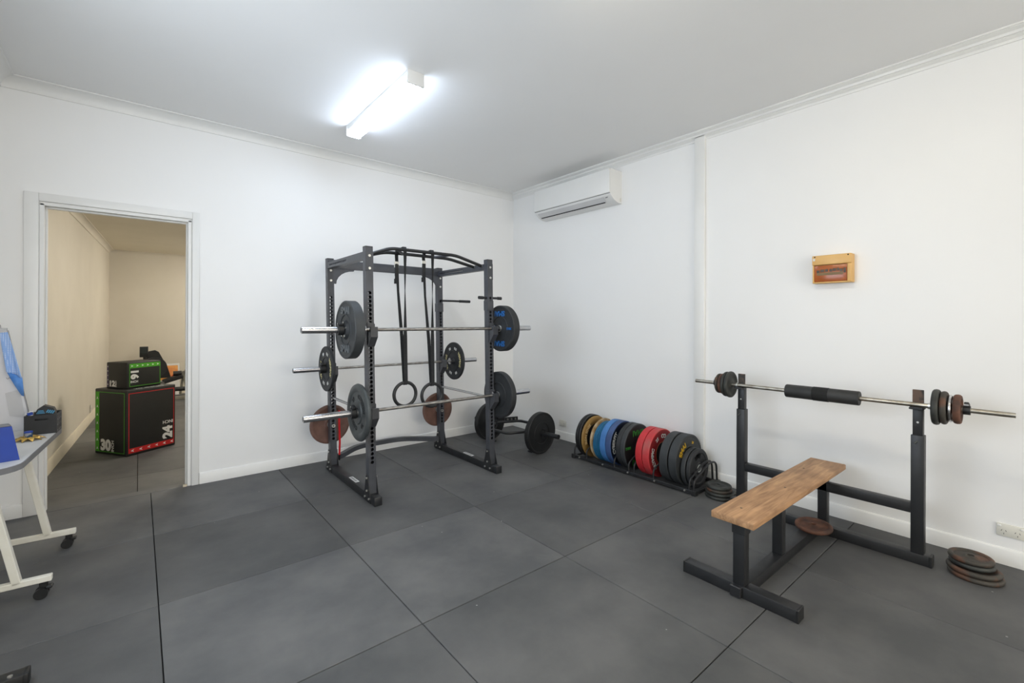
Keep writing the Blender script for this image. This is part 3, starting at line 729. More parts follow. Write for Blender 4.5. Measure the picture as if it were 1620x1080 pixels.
# ================================================================ gymnastic rings
def gym_ring(label, xr, zr, xs_, zt, zbuckle):
    yr = -1.19
    t = thing('gymnastic_ring', label, 'gym ring', (xr, yr, zr))
    bm = B(); seg = 48; R_, r_ = 0.1035, 0.0145
    prof = [(R_ + r_ * math.cos(a), r_ * math.sin(a)) for a in [2 * PI * k / 14 for k in range(14)]]
    lathe(bm, prof, seg, Matrix.Rotation(PI / 2, 4, 'X') @ Matrix.Identity(4)); obj('ring', bm, black_steel, t, angle=80)
    dx = xs_ - xr; zt -= zr
    ya, yb_ = -1.125 - yr + 0.019, -1.255 - yr - 0.019
    rt = 0.0885
    pts = [(0, 0.014, rt - 0.002), (0, 0.018, 0.13), (dx * 0.35, ya * 0.4, 0.5), (dx * 0.8, ya * 0.8, 0.9), (dx, ya, zt - 0.022), (dx, ya - 0.012, zt + 0.002), (dx, -1.19 - yr, zt + 0.012), (dx, yb_ + 0.012, zt + 0.018), (dx, yb_, zt - 0.004),
           (dx * 0.8, yb_ * 0.8, 0.9), (dx * 0.35, yb_ * 0.4, 0.5), (0, -0.018, 0.13), (0, -0.014, rt - 0.002)]
    wd = [(1, 0, 0)] * 3 + [(1, 0.55, 0)] + [(1, 0, 0)] * 5 + [(0.55, 0.85, 0), (0.9, -0.5, 0)] + [(1, 0, 0)] * 2
    bm = B(); ribbon(bm, pts, 0.032, 0.003, wd); ribbon(bm, [(0, 0.014, rt - 0.002), (0, 0.0, rt - 0.006), (0, -0.014, rt - 0.002)], 0.032, 0.003)
    obj('strap', bm, strap_m, t)
    zb = zbuckle - zr
    yk = ya + 0.004
    bk = obj('buckle', boxr(B(), (dx - 0.022, yk - 0.012, zb - 0.028), (dx + 0.022, yk - 0.003, zb + 0.028), 0.003), bolt_m, t)
    obj('buckle_lever', boxr(B(), (dx - 0.017, yk - 0.02, zb - 0.10), (dx + 0.017, yk - 0.004, zb + 0.0), 0.003), rubber_d, bk)
    bm = B(); ribbon(bm, [(dx, yk - 0.006, zb - 0.03), (dx - 0.008, yk - 0.028, zb - 0.12), (dx - 0.012, yk - 0.02, zb - 0.17), (dx - 0.006, yk - 0.008, zb - 0.13)], 0.032, 0.003)
    obj('strap_tail', bm, strap_m, t)
    return t
gym_ring('black gymnastic ring on a long strap nearer the doorway uprights', -2.215, 0.805, -2.262, 2.063, 1.945)
gym_ring('black gymnastic ring on a long strap nearer the hex bar uprights', -1.948, 0.772, -1.995, 2.063, 1.975)

# ================================================================ hex trap bar with two bumpers
d_ = Vector((-0.075, 0.78, 0)).normalized()   # from near plate to far plate
n_ = Vector((d_.y, -d_.x, 0))                 # towards the right wall
c1 = Vector((-0.615, -1.215, 0.2255)); c2 = Vector((-0.705, -0.415, 0.2255))
hx = thing('hex_trap_bar', 'black hex trap bar on the floor in the room corner', 'trap bar', (-0.66, -0.815, 0))
HO = Vector((-0.66, -0.815, 0))
def hp(name, bm, m=black_steel): return obj(name, bm, m, hx, mp=lambda v: v - HO)
e1 = c1 + d_ * 0.10; e2 = c2 - d_ * 0.10
mid = (c1 + c2) / 2
for s in (-1, 1):
    k1 = mid - d_ * 0.17 + n_ * s * 0.275; k2 = mid + d_ * 0.17 + n_ * s * 0.275
    hp('hex_rail', tube(B(), arc_pts([e1, e1 + d_ * 0.02 + n_ * s * 0.03, k1, k2, e2 - d_ * 0.02 + n_ * s * 0.03, e2], 0.05, 5), 0.0165, 14))
    up = Vector((0, 0, 0.085))
    pa, pb_ = k2.lerp(e2, 0.08) + Vector((0, 0, 0.03)), k2.lerp(e2, 0.62) + Vector((0, 0, 0.03))
    bm = B(); beam(bm, pa, pb_, 0.014, 0.05, 0.002); hpl = hp('handle_plate', bm)
    bd = (pb_ - pa).cross(Vector((0, 0, 1))).normalized(); bd = bd if bd.y < 0 else -bd
    for q in (0.2, 0.5, 0.8):
        c = pa.lerp(pb_, q) + bd * 0.006
        obj('bolt', cyl(B(), c, c + bd * 0.012, 0.011, 10), bolt_m, hpl, mp=lambda v: v - HO)
for e, s in ((e1, -1), (e2, 1)):
    bm = B(); box(bm, e, (0.06, 0.05, 0.06), 0.004, Matrix((n_, d_, Vector((0, 0, 1)))).transposed()); hp('end_block', bm)
    hp('sleeve', tube(B(), [e + d_ * s * 0.02, e + d_ * s * 0.36], 0.0245, 22))
    # stand foot
    a = e - n_ * 0.035
    bm = B(); box(bm, a + Vector((0, 0, -0.12)), (0.012, 0.04, 0.19), 0.002, Matrix((n_, d_, Vector((0, 0, 1)))).transposed())
    box(bm, a + Vector((0, 0, -0.2155)), (0.05, 0.06, 0.018), 0.002, Matrix((n_, d_, Vector((0, 0, 1)))).transposed()); hp('stand_leg', bm)
rot_hex = Matrix((n_, Vector((0, 0, 1)), -d_)).transposed()
for c, lab in ((c1, 'black bumper plate on the hex bar end nearest the floor rack'), (c2, 'black bumper plate on the hex bar end nearest the back wall')):
    plate(lab, c, rot_hex, bump_prof(0.225, 0.062), rubber_d, t=0.062)
lock_collar('black collar on the hex bar sleeve facing the floor rack', *(c1 - d_ * 0.055), L=0.035, rot=rot_hex)

# ================================================================ floor rack with plates
fr = thing('plate_toaster_rack', 'low black floor rack with wire hoops holding a row of plates', 'plate rack', (-0.25, -2.25, 0))
FO = Vector((-0.25, -2.25, 0))
def fp(name, bm, m=black_steel): return obj(name, bm, m, fr, mp=lambda v: v - FO)
for x in (-0.445, -0.045):
    fp('rail', boxr(B(), (x - 0.0125, -2.925, 0.012), (x + 0.0125, -1.545, 0.04), 0.003))
    for y in (-1.56, -2.91): fp('rubber_foot', boxr(B(), (x - 0.02, y - 0.02, 0), (x + 0.02, y + 0.02, 0.045), 0.004), rubber_d)
for y in (-1.558, -2.908):
    fp('end_beam', boxr(B(), (-0.44, y - 0.011, 0.012), (-0.05, y + 0.011, 0.034), 0.003))
for y in (-1.65, -1.955, -2.255, -2.54, -2.83):
    fp('bolt', cyl(B(), (-0.4575, y, 0.028), (-0.466, y, 0.028), 0.008, 10), bolt_m)
for y in (-1.57, -1.735, -2.088, -2.255, -2.315, -2.520, -2.865, -2.905):
    fp('hoop', tube(B(), arc_pts([(-0.445, y, 0.03), (-0.445, y, 0.115), (-0.19, y, 0.225), (-0.06, y, 0.21), (-0.045, y, 0.03)], 0.07, 6), 0.0085, 10))
XC = -0.243
G = 'row of plates on the floor rack'
def rp_(label, y0, y1, R_, m, prof=None, hole=0.0262, **k):
    t_ = abs(y1 - y0)
    return plate(label, (XC, (y0 + y1) / 2, R_ + 0.003), FACE_NY, prof or bump_prof(R_, t_), m, t=t_, **k)
rp_('black plate at the hex bar end of the floor rack row', -1.592, -1.623, 0.222, rubber_d)
rp_('black plate tucked behind the mustard plate on the floor rack', -1.627, -1.657, 0.222, rubber_d)
def tri_edge(label, y0, y1, m, R_=0.218, lettering=False):
    p = rp_(label, y0, y1, R_, m, iron_prof(R_, abs(y1 - y0), rim=0.075, hub=0.05, web=0.4))
    zf = abs(y1 - y0) / 2 * 0.93
    if lettering: text_part('lettering', 'IRON EDGE', 0.042, lett_gold, p, arc_map(0.166, 163, zf), 0.03, 0.002)
    obj('dark_web', lathe(B(), [(0.03, zf * 0.55), (R_ - 0.08, zf * 0.55), (R_ - 0.08, zf * 0.2), (0.03, zf * 0.2)], 40), rubber_d, p)
    return p
tri_edge('mustard plate lettered in tan near the hex bar end of the floor rack', -1.662, -1.694, gold_r, 0.218, True)
tri_edge('mustard plate with worn cream edge beside the teal plates', -1.775, -1.808, cream_r, 0.215)
for (a, b, lab) in ((-1.815, -1.865, 'ridged teal plate next to the cream-edged plate'), (-1.870, -1.914, 'ridged teal plate next to the light blue plate')):
    t_ = b - a; h = abs(t_) / 2; R_ = 0.203
    half = [(0.0262, h * .95), (0.06, h * .95), (0.065, h * .8), (R_ - .03, h * .8), (R_ - .025, h), (R_ - 0.008, h), (R_, h * 0.8), (R_, h * 0.45), (R_ - 0.006, h * 0.35), (R_ - 0.006, h * 0.2), (R_, h * 0.1)]
    rp_(lab, a, b, R_, teal_r, half + [(r, -z) for r, z in reversed(half)])
rp_('light blue bumper plate between the teal and navy-faced plates', -1.918, -1.984, 0.222, blue_r)
p = rp_('slate blue bumper plate with navy face and white lettering', -1.990, -2.052, 0.222, navy_r)
obj('face_ring', lathe(B(), [(0.05, 0.0314), (0.212, 0.0314), (0.212, 0.0296), (0.05, 0.0296)], 48), navy_f, p)
text_part('lettering', 'CYBERFIT', 0.05, lett_white, p, arc_map(0.166, 172, 0.0316), 0.045, 0.001)
text_part('lettering', 'CYBERFIT', 0.05, lett_white, p, arc_map(0.166, 352, 0.0316), 0.045, 0.001)
rp_('charcoal bumper plate behind the green-lettered plate', -2.115, -2.163, 0.222, rubber)
p = rp_('charcoal bumper plate with green lettering on the floor rack', -2.167, -2.217, 0.222, rubber_g, spin=180)
obj('face_ring', lathe(B(), [(0.05, 0.0256), (0.210, 0.0256), (0.210, 0.0240), (0.05, 0.0240)], 48), rubber_d, p)
for y in (0.14, -0.14): text_part('lettering', 'SMAI', 0.075, lett_green, p, flat_map(0, y, 0.0258, 0, 1.1), 0.02, 0.001)
text_part('weight_mark', '10KG', 0.036, lett_green, p, flat_map(0.155, -0.01, 0.0258, 0), 0.02, 0.001)
rp_('clean red bumper plate beside the charcoal plates', -2.338, -2.405, 0.222, red_r)
p = rp_('scuffed red bumper plate with white lettering', -2.412, -2.482, 0.222, red_w)
zf = 0.0355
obj('face_ring', lathe(B(), [(0.10, zf), (0.212, zf), (0.212, zf - 0.002), (0.10, zf - 0.002)], 48), M('dark_red_face', rgb(150, 34, 38), rgb(136, 30, 34), 8, 0.55), p)
obj('orange_line', lathe(B(), [(0.10, zf + 0.0008), (0.104, zf + 0.0008), (0.104, zf - 0.001), (0.10, zf - 0.001)], 48), M('orange_line', rgb(200, 110, 60), None, 5, 0.5), p)
obj('dark_web', lathe(B(), [(0.03, zf - 0.001), (0.099, zf - 0.001), (0.099, zf - 0.006), (0.03, zf - 0.006)], 40), rubber_d, p)
text_part('lettering', 'OLYMPIC', 0.05, lett_white, p, arc_map(0.155, 195, zf + 0.0004), 0.045, 0.001)
text_part('weight_mark', '25', 0.045, lett_white, p, arc_map(0.155, 122, zf + 0.0004), 0.02, 0.001)
text_part('lettering', 'CO', 0.05, lett_white, p, arc_map(0.155, 82, zf + 0.0004), 0.045, 0.001)
rp_('small pale grey plate between the red and charcoal plates', -2.545, -2.580, 0.155, iron_grey)
rp_('charcoal bumper plate behind the yellow-lettered plate', -2.588, -2.664, 0.222, rubber_g)
p = rp_('charcoal bumper plate with yellow lettering on the floor rack', -2.676, -2.752, 0.222, rubber_g)
zf = 0.038
for d in (138, 318): text_part('lettering', 'SMAI', 0.062, lett_yellow, p, arc_map(0.152, d, zf), 0.03, 0.001)
text_part('weight_mark', '20', 0.03, lett_yellow, p, arc_map(0.152, 68, zf), 0.03, 0.001)
rp_('small grey rubber plate behind the three-grip plate', -2.762, -2.803, 0.168, rubber_g)
# three-grip plate
R_, t_ = 0.168, 0.036
p = thing('weight_plate', 'black three-grip plate at the bench end of the floor rack', 'weight plate', (XC, -2.828, R_ + 0.003), FACE_NY @ Matrix.Rotation(math.radians(8), 3, 'Z'))
h = t_ / 2
bm = B()
lathe(bm, [(0.0262, h * 0.9), (0.045, h * 0.9), (0.055, h * 0.6), (0.082, h * 0.6), (0.082, -h * 0.6), (0.055, -h * 0.6), (0.045, -h * 0.9), (0.0262, -h * 0.9)], 48)
lathe(bm, [(0.126, h * 0.6), (0.136, h * 0.95), (R_ - 0.008, h), (R_, h * 0.6), (R_, -h * 0.6), (R_ - 0.008, -h), (0.136, -h * 0.95), (0.126, -h * 0.6)], 56)
for k in range(3):
    a0 = math.radians(90 + 120 * k + 27); a1 = math.radians(90 + 120 * k + 93)
    lathe(bm, [(0.081, h * 0.6), (0.127, h * 0.6), (0.127, -h * 0.6), (0.081, -h * 0.6)], 12, None, a0, a1)
obj('disc', bm, rubber, p, angle=28)
obj('hub_ring', lathe(B(), [(0.0256, h), (0.034, h), (0.034, -h), (0.0256, -h)], 28), bolt_m, p)
bm = B(); cyl(bm, (0.0, -0.05, h * 0.6), (0, -0.05, h * 0.62), 0.004, 8); obj('rivet', bm, bolt_m, p)

# ================================================================ small iron plate stacks
def iron_flat(label, x, y, z, R_, t_, m, group=None, tilt=0, tdir=0, hole=0.015):
    rot = Matrix.Rotation(tdir, 3, 'Z') @ Matrix.Rotation(tilt, 3, 'X')
    p = thing('weight_plate', label, 'weight plate', (x, y, z + t_ / 2), rot, group)
    obj('disc', lathe(B(), iron_prof(R_, t_, hole, rim=R_ * 0.26, hub=R_ * 0.27, web=0.4), 48), m, p, angle=50)
    return p
def stack(x, y, spec, names):
    z = 0.0
    for (R_, t_, m, dx, dy), lab in zip(spec, names):
        iron_flat(lab, x + dx, y + dy, z, R_, t_, m); z += t_ + 0.0004
stack(-0.325, -4.535, [(0.118, 0.028, rust_d, 0.0, -0.004), (0.117, 0.028, rust_d, 0.002, 0.002), (0.098, 0.026, iron_dark, 0.012, 0.012), (0.098, 0.028, rust_d, 0.014, 0.016)],
      ['wide rust-stained plate at the bottom of the stack by the power outlet', 'wide rust-stained plate second from the floor in the stack by the power outlet',
       'dark iron plate third from the floor in the stack by the power outlet', 'rust-edged plate on top of the stack by the power outlet'])
stack(-0.295, -3.055, [(0.118, 0.027, iron_dark, 0, 0), (0.115, 0.026, iron_dark, 0.002, 0.003), (0.100, 0.025, rust_d, -0.008, 0.006), (0.100, 0.026, iron_dark, -0.010, 0.010)],
      ['wide dark iron plate at the bottom of the stack beside the floor rack', 'wide dark iron plate second from the floor beside the floor rack',
       'rust-flecked iron plate third from the floor beside the floor rack', 'dark iron plate on top of the stack beside the floor rack'])
# chain on the floor by the skirting
t = thing('steel_chain', 'short steel chain lying by the skirting next to the plate stack', 'chain', (-0.12, -3.1, 0))
pth = [(-0.03, 0.09), (-0.015, 0.055), (-0.01, 0.02), (-0.025, -0.012), (-0.03, -0.045), (-0.015, -0.075), (0.005, -0.10), (-0.005, -0.135), (-0.03, -0.16), (-0.045, -0.19)]
for i, (a, b) in enumerate(zip(pth, pth[1:])):
    mx_, my_ = (a[0] + b[0]) / 2, (a[1] + b[1]) / 2; ang = math.atan2(b[1] - a[1], b[0] - a[0])
    bm = B(); seg = 14
    loop = [Vector((0.024 * math.cos(q), 0.012 * math.sin(q), 0)) for q in [2 * PI * k / seg for k in range(seg + 1)]]
    tube(bm, loop, 0.0045, 7)
    o = obj('link', bm, M('galvanised_chain', rgb(150, 148, 138), rgb(100, 96, 86), 20, 0.4, 0.8) if 'galvanised_chain' not in MATS else MATS['galvanised_chain'], t)
    o.matrix_local = Matrix.Translation((mx_, my_, 0.006 if i % 2 == 0 else 0.013)) @ Matrix.Rotation(ang, 4, 'Z') @ Matrix.Rotation(math.radians(0 if i % 2 == 0 else 55), 4, 'X')

# ================================================================ bench press
bp_ = thing('bench_press', 'black steel bench press frame with a bare wooden plank seat', 'bench press', (-0.95, -3.79, 0))
BO = Vector((-0.95, -3.79, 0))
def bp(name, bm, m=black_steel, **k): return obj(name, bm, m, bp_, mp=lambda v: v - BO, **k)
bp('front_foot', boxr(B(), (-1.575, -4.045, 0), (-1.505, -3.455, 0.062), 0.004, 2))
bp('spine', boxr(B(), (-1.52, -3.80, 0.0), (-0.40, -3.735, 0.0625), 0.004, 2))
bp('rear_base', boxr(B(), (-0.412, -4.365, 0), (-0.348, -3.19, 0.0625), 0.004, 2))
for y in (-4.36, -3.195): bp('end_cap', boxr(B(), (-0.414, y - 0.008, 0.0), (-0.346, y + 0.008, 0.064), 0.003), rubber_d)
for y in (-4.042, -3.458): bp('end_cap', boxr(B(), (-1.577, y - 0.006, 0.0), (-1.503, y + 0.006, 0.064), 0.003), rubber_d)
bp('front_post', boxr(B(), (-1.575, -3.795, 0.062), (-1.515, -3.735, 0.36), 0.004, 2))
bp('front_post_sleeve', boxr(B(), (-1.579, -3.800, 0.33), (-1.511, -3.730, 0.427), 0.003))
bp('joint_block', boxr(B(), (-1.598, -3.785, 0.004), (-1.57, -3.728, 0.06), 0.004))
bp('middle_post', boxr(B(), (-1.07, -3.795, 0.062), (-1.01, -3.74, 0.427), 0.004, 2))
bp('rear_post', boxr(B(), (-0.408, -3.838, 0.062), (-0.354, -3.782, 0.427), 0.004, 2))
bp('crossbar', boxr(B(), (-0.408, -4.275, 0.297), (-0.354, -3.295, 0.357), 0.004, 2))
bm = B(); boxr(bm, (-0.74, -0.1075, -0.0175), (0.735, 0.1075, 0.0175), 0.005, 2)
pk = obj('plank_seat', bm, wood, bp_); pk.location = Vector((-0.958, -3.788, 0.4445)) - BO
pk.rotation_euler = (0, 0, math.radians(-0.3)); pk['label'] = 'worn wooden plank seat'
dsc = M('dark_screw', rgb(80, 62, 48), None, 5, 0.5)
for (x, y) in ((-0.59, 0.018), (-0.08, -0.012), (0.41, 0.048)):
    obj('screw', cyl(B(), (x, y, 0.017), (x, y, 0.0186), 0.006, 10), dsc, pk)
for y in (-4.300, -3.265):
    bp('upright_sleeve', boxr(B(), (-0.411, y - 0.031, 0.062), (-0.349, y + 0.031, 0.772), 0.004, 2))
    bp('upright_inner', boxr(B(), (-0.403, y - 0.024, 0.76), (-0.357, y + 0.024, 0.945), 0.003, 2))
    bp('cup_plate', boxr(B(), (-0.394, y - 0.026, 0.93), (-0.384, y + 0.026, 1.045), 0.002), M('chipped_black_paint', rgb(52, 50, 48), rgb(104, 84, 70), 9, 0.6, 0.1, 0.2, 100, lo=0.5, hi=0.58) if 'chipped_black_paint' not in MATS else MATS['chipped_black_paint'])
    bp('cup_tray', boxr(B(), (-0.452, y - 0.034, 0.932), (-0.384, y + 0.034, 0.942), 0.002))
    bp('cup_lip', boxr(B(), (-0.456, y - 0.030, 0.932), (-0.448, y + 0.030, 0.948), 0.002))
    bp('pin_hole', cyl(B(), (-0.4035, y, 0.85), (-0.402, y, 0.85), 0.006, 10), bolt_m)
    bp('lock_pin', cyl(B(), (-0.411, y, 0.74), (-0.425, y + 0.012, 0.725), 0.004, 8), iron_grey)
XB, ZB = -0.418, 0.9572
t = thing('barbell', 'tarnished slim barbell resting on the bench press uprights', 'barbell', (XB, -3.8, ZB))
obj('shaft', cyl(B(), (0, -0.895, 0), (0, 0.895, 0), 0.0142, 20), oldbar, t)
for s in (-1, 1): obj('stop_ring', cyl(B(), (0, s * 0.555 - 0.006, 0), (0, s * 0.555 + 0.006, 0), 0.019, 18), bolt_m, t)
t = thing('barbell_pad', 'black foam barbell pad around the middle of the bench bar', 'bar pad', (XB, -3.805, ZB))
bm = B(); prof = [(0.0146, 0.215), (0.044, 0.215), (0.046, 0.21), (0.046, -0.21), (0.044, -0.215), (0.0146, -0.215)]
lathe(bm, prof, 64, FACE_NY.to_4x4() @ Matrix.Rotation(math.radians(-95), 4, 'Z'), 0, 2 * PI - 0.16); obj('foam_sleeve', bm, foam, t, angle=50)
obj('centre_band', lathe(B(), [(0.0462, 0.047), (0.0478, 0.045), (0.0478, -0.045), (0.0462, -0.047)], 36, FACE_NY.to_4x4()), foam_band, t)
GB = None
def bpl(label, y, R_, t_, m, chrome_=False):
    p = thing('weight_plate', label, 'weight plate', (XB, y, ZB - 0.0), FACE_NY)
    obj('disc', lathe(B(), iron_prof(R_, t_, 0.0148, rim=min(R_ * 0.3, t_), hub=R_ * 0.3, web=0.45), 48), m, p, angle=50)
    return p
bpl('dark iron disc inside the bench bar end by the floor rack', -3.192, 0.103, 0.028, iron_dark)
bpl('dark iron disc second inward on the bench bar end by the floor rack', -3.163, 0.098, 0.026, iron_dark)
bpl('brown rusty disc third on the bench bar end by the floor rack', -3.132, 0.080, 0.026, rust)
bpl('small dark rusty disc outermost on the bench bar end by the floor rack', -3.106, 0.078, 0.022, rust_d)
lock_collar('dark collar on the bench bar end by the floor rack', XB, -3.078, ZB, 0.0146, 0.024, 0.026, 'y', iron_dark)
bpl('dark iron disc innermost on the bench bar end by the power outlet', -4.385, 0.104, 0.034, iron_dark)
bpl('brown iron disc second on the bench bar end by the power outlet', -4.4185, 0.096, 0.030, rust_d)
bpl('small bright steel disc between the brown discs on the bench bar', -4.445, 0.078, 0.018, chrome)
bpl('rusty brown disc outermost on the bench bar end by the power outlet', -4.474, 0.084, 0.034, rust)
lock_collar('black spin collar on the bench bar end by the power outlet', XB, -4.510, ZB, 0.0146, 0.026, 0.03, 'y', rubber_d)
iron_flat('rusty brown plate lying flat on the bench press base', -0.524, -3.795, 0.070, 0.108, 0.030, rust, None, math.radians(4), math.radians(-90))

# ================================================================ white trolley table
TR = Matrix.Rotation(math.radians(-3.6), 3, 'Z')
TL = Vector((-4.60, -1.05, 0))
tb = thing('trolley_table', 'grey-topped trolley table with cream legs on black castors by the doorway', 'table', TL, TR)
def tp(name, bm, m): return obj(name, bm, m, tb)
ZTOP = 0.72
# top: rounded corners at the room side
def rrect(x0, x1, y0, y1, r, n=6):
    pts = []
    for cx, cy, a in ((x1 - r, y1 - r, 0), (x0 + 0.01, y1 - 0.01, 90), (x0 + 0.01, y0 + 0.01, 180), (x1 - r, y0 + r, 270)):
        rr = r if a in (0, 270) else 0.01
        for k in range(n + 1):
            q = math.radians(a + 90 * k / n); pts.append((cx + rr * math.cos(q), cy + rr * math.sin(q)))
    return pts
ox = 0.158
tp('edging', prism(B(), rrect(-0.13, ox, -0.53, 0.60, 0.13), ZTOP - 0.030, ZTOP - 0.001, (0, 1, 2)), edge_grey)
tp('table_top', prism(B(), rrect(-0.128, ox - 0.005, -0.525, 0.595, 0.127), ZTOP - 0.01, ZTOP, (0, 1, 2)), laminate)
for yl in (-0.40, 0.245):
    tp('foot_bar', boxr(B(), (-0.12, yl - 0.017, 0.082), (0.262 if yl < 0 else 0.262, yl + 0.017, 0.112), 0.003), cream_metal)
    bm = B(); beam(bm, (0.135, yl, 0.10), (0.02, yl, ZTOP - 0.03), 0.034, 0.034, 0.003, (0, 1, 0)); tp('leg', bm, cream_metal)
    for xw in (0.235, -0.10):
        cf = tp('castor_fork', boxr(B(), (xw - 0.022, yl - 0.006, 0.045), (xw + 0.012, yl + 0.006, 0.083), 0.003), rubber_d)
        for s in (-1, 1):
            obj('castor_wheel', cyl(B(), (xw - 0.012, yl + s * 0.008, 0.0275), (xw - 0.012, yl + s * 0.026, 0.0275), 0.0275, 24), rubber_d, cf)
        obj('castor_brake', boxr(B(), (xw + 0.004, yl - 0.02, 0.045), (xw + 0.03, yl + 0.02, 0.058), 0.004), rubber_d, cf)

# black foot of some frame just inside the frame edge
t = thing('steel_frame_foot', 'end of a black steel frame foot on the mats near the trolley table', 'frame foot', (-4.5, -2.225, 0))
obj('foot_tube', boxr(B(), (-0.28, -0.03, 0.0), (0.14, 0.03, 0.055), 0.004, 2), rubber_d, t)
obj('end_plug', boxr(B(), (0.135, -0.031, -0.0), (0.152, 0.031, 0.056), 0.004, 2), rubber_d, t)
obj('bolt', cyl(B(), (0.10, -0.012, 0.055), (0.10, -0.012, 0.060), 0.008, 10), bolt_m, t)

# whiteboard propped on the far end of the table, tilted against the left wall
WB = Vector((-4.56, -0.50, ZTOP + 0.001))
wb = thing('whiteboard', 'white board tilted against the left wall, standing on the trolley table', 'whiteboard', WB)
H, lean = 0.655, -0.113          # right-hand edge: rise and sideways tilt
ue = Vector((lean, 0, H)); vl = Vector((-0.2, 0, -0.0345))
def wbp(a, b, d=0.0):            # a along the top towards the left, b up the right edge
    return ue * b + Vector((-0.195 * a * 0.62, 0, -0.0)) + Vector((0, d, 0))
bm = B(); prism(bm, [(0, 0), (lean, H), (lean - 0.10, H - 0.018), (-0.205, 0.0)], -0.006, 0.006, (0, 2, 1)); obj('panel', bm, M('whiteboard_face', (0.74, 0.74, 0.76), (0.70, 0.70, 0.73), 2, 0.25), wb)
bm = B(); ribbon(bm, [(0.003, 0, 0.004), (lean + 0.003, 0, H)], 0.016, 0.006, (0, 1, 0)); obj('edge_frame', bm, M('silver_edge', (0.32, 0.32, 0.33), None, 5, 0.35, 0.6), wb)
for k, (xx, zz) in enumerate(((-0.118, 0.46), (-0.108, 0.40), (-0.115, 0.345))):
    bm = B(); pts = [(xx + 0.0045 * q, -0.0068, zz + 0.006 * math.sin(q * 1.9 + k)) for q in range(11)]
    tube(bm, pts, 0.0011, 5); obj('pen_mark', bm, M('pen_ink', (0.12, 0.12, 0.13), None, 5, 0.5) if 'pen_ink' not in MATS else MATS['pen_ink'], wb)
bm = B(); prism(bm, [(-0.055, 0.27), (-0.12, 0.25), (-0.10, 0.10), (-0.030, 0.08)], -0.0085, -0.0062, (0, 2, 1)); obj('paper_sheet', bm, M('grey_paper', (0.60, 0.60, 0.61), None, 5, 0.6), wb)
t = thing('bulldog_clip', 'silver bulldog clip on the top edge of the whiteboard', 'clip', WB + Vector((lean - 0.028, 0, H)))
bm = B(); prism(bm, [(-0.016, -0.018), (-0.008, 0.016), (0.008, 0.016), (0.016, -0.018), (0.0135, -0.019), (0.006, 0.008), (-0.006, 0.008), (-0.0135, -0.019)], -0.04, 0.028, (1, 2, 0)); obj('jaw', bm, chrome, t)
obj('handle', tube(B(), arc_pts([(-0.03, -0.004, 0.016), (-0.03, -0.008, 0.04), (0.0, -0.008, 0.04), (0.0, -0.004, 0.016)], 0.012, 4), 0.002, 6), chrome, t)
t = thing('cleaning_cloth', 'blue waffle cleaning cloth hanging from the whiteboard clip', 'cloth', WB)
bm = B(); nu, nv = 12, 20; rows = []
for j in range(nv + 1):
    v = j / nv; row = []
    for i in range(nu + 1):
        q = i / nu
        zl = 0.64 - 0.25 * v; zr = 0.645 - 0.30 * v
        xl = -0.146 + 0.036 * v; xr = -0.108 + 0.066 * v
        x = xl + (xr - xl) * q; z = zl + (zr - zl) * q
        y = -0.019 - 0.011 * math.sin(q * 6.5 + v * 1.5) * v - 0.012 * v
        row.append(bm.verts.new((x, y, z)))
    rows.append(row)
for j in range(nv):
    for i in range(nu): bm.faces.new((rows[j][i], rows[j][i + 1], rows[j + 1][i + 1], rows[j + 1][i]))
o = obj('cloth_sheet', bm, cloth_dots, t); md = o.modifiers.new('thick', 'SOLIDIFY'); md.thickness = 0.003
bm = B(); vs = [(-0.112, -0.030, 0.395), (-0.042, -0.026, 0.35), (-0.036, -0.030, 0.29), (-0.032, -0.034, 0.225), (-0.044, -0.034, 0.232), (-0.075, -0.03, 0.30)]
f = [bm.verts.new(v) for v in vs]; bm.faces.new(f)
o = obj('folded_corner', bm, M('blue_cloth_back', rgb(70, 128, 208), rgb(110, 160, 226), 14, 0.9), t); md = o.modifiers.new('thick', 'SOLIDIFY'); md.thickness = 0.004

# crate on the table
ca = math.radians(-2.5)
cr = thing('folding_crate', 'small black slotted plastic crate on the trolley table', 'crate', (-4.494, -0.728, ZTOP + 0.0005), Matrix.Rotation(ca, 3, 'Z'))
cw, cd, ch = 0.148, 0.155, 0.122     # local x along the long front, y to the back
def cp(name, bm, m=crate_m): return obj(name, bm, m, cr)
bm = B()
boxr(bm, (-cw / 2, 0, 0), (cw / 2, 0.004, 0.088)); boxr(bm, (-cw / 2, 0, 0.1), (cw / 2, 0.004, ch)); boxr(bm, (-cw / 2, 0, 0.088), (-0.026, 0.004, 0.1)); boxr(bm, (0.032, 0, 0.088), (cw / 2, 0.004, 0.1))
cp('front_wall', bm)
cp('back_wall', boxr(B(), (-cw / 2, cd - 0.004, 0), (cw / 2, cd, ch)))
cp('base', boxr(B(), (-cw / 2, 0.004, 0), (cw / 2, cd - 0.004, 0.004)))
for s in (-1, 1):
    x0 = s * cw / 2; bm = B()
    for k in range(4): boxr(bm, (x0 - s * 0.004, 0.004 + (cd - 0.02) * k / 3, 0.004), (x0, 0.016 + (cd - 0.02) * k / 3, ch))
    for k in range(4): boxr(bm, (x0 - s * 0.003, 0.004, 0.006 + (ch - 0.018) * k / 3), (x0 - s * 0.001, cd - 0.004, 0.016 + (ch - 0.018) * k / 3))
    cp('slotted_wall', bm, M('grey_slat_plastic', rgb(84, 84, 84), rgb(60, 60, 60), 15, 0.5) if 'grey_slat_plastic' not in MATS else MATS['grey_slat_plastic'])
    cp('inner_lining', boxr(B(), (x0 - s * 0.0075, 0.005, 0.005), (x0 - s * 0.0055, cd - 0.005, ch - 0.03)), crate_m)
t = thing('black_pouch', 'black pouch with blue printed stripes inside the crate', 'pouch', (-4.494, -0.728, ZTOP + 0.006), Matrix.Rotation(ca, 3, 'Z'))
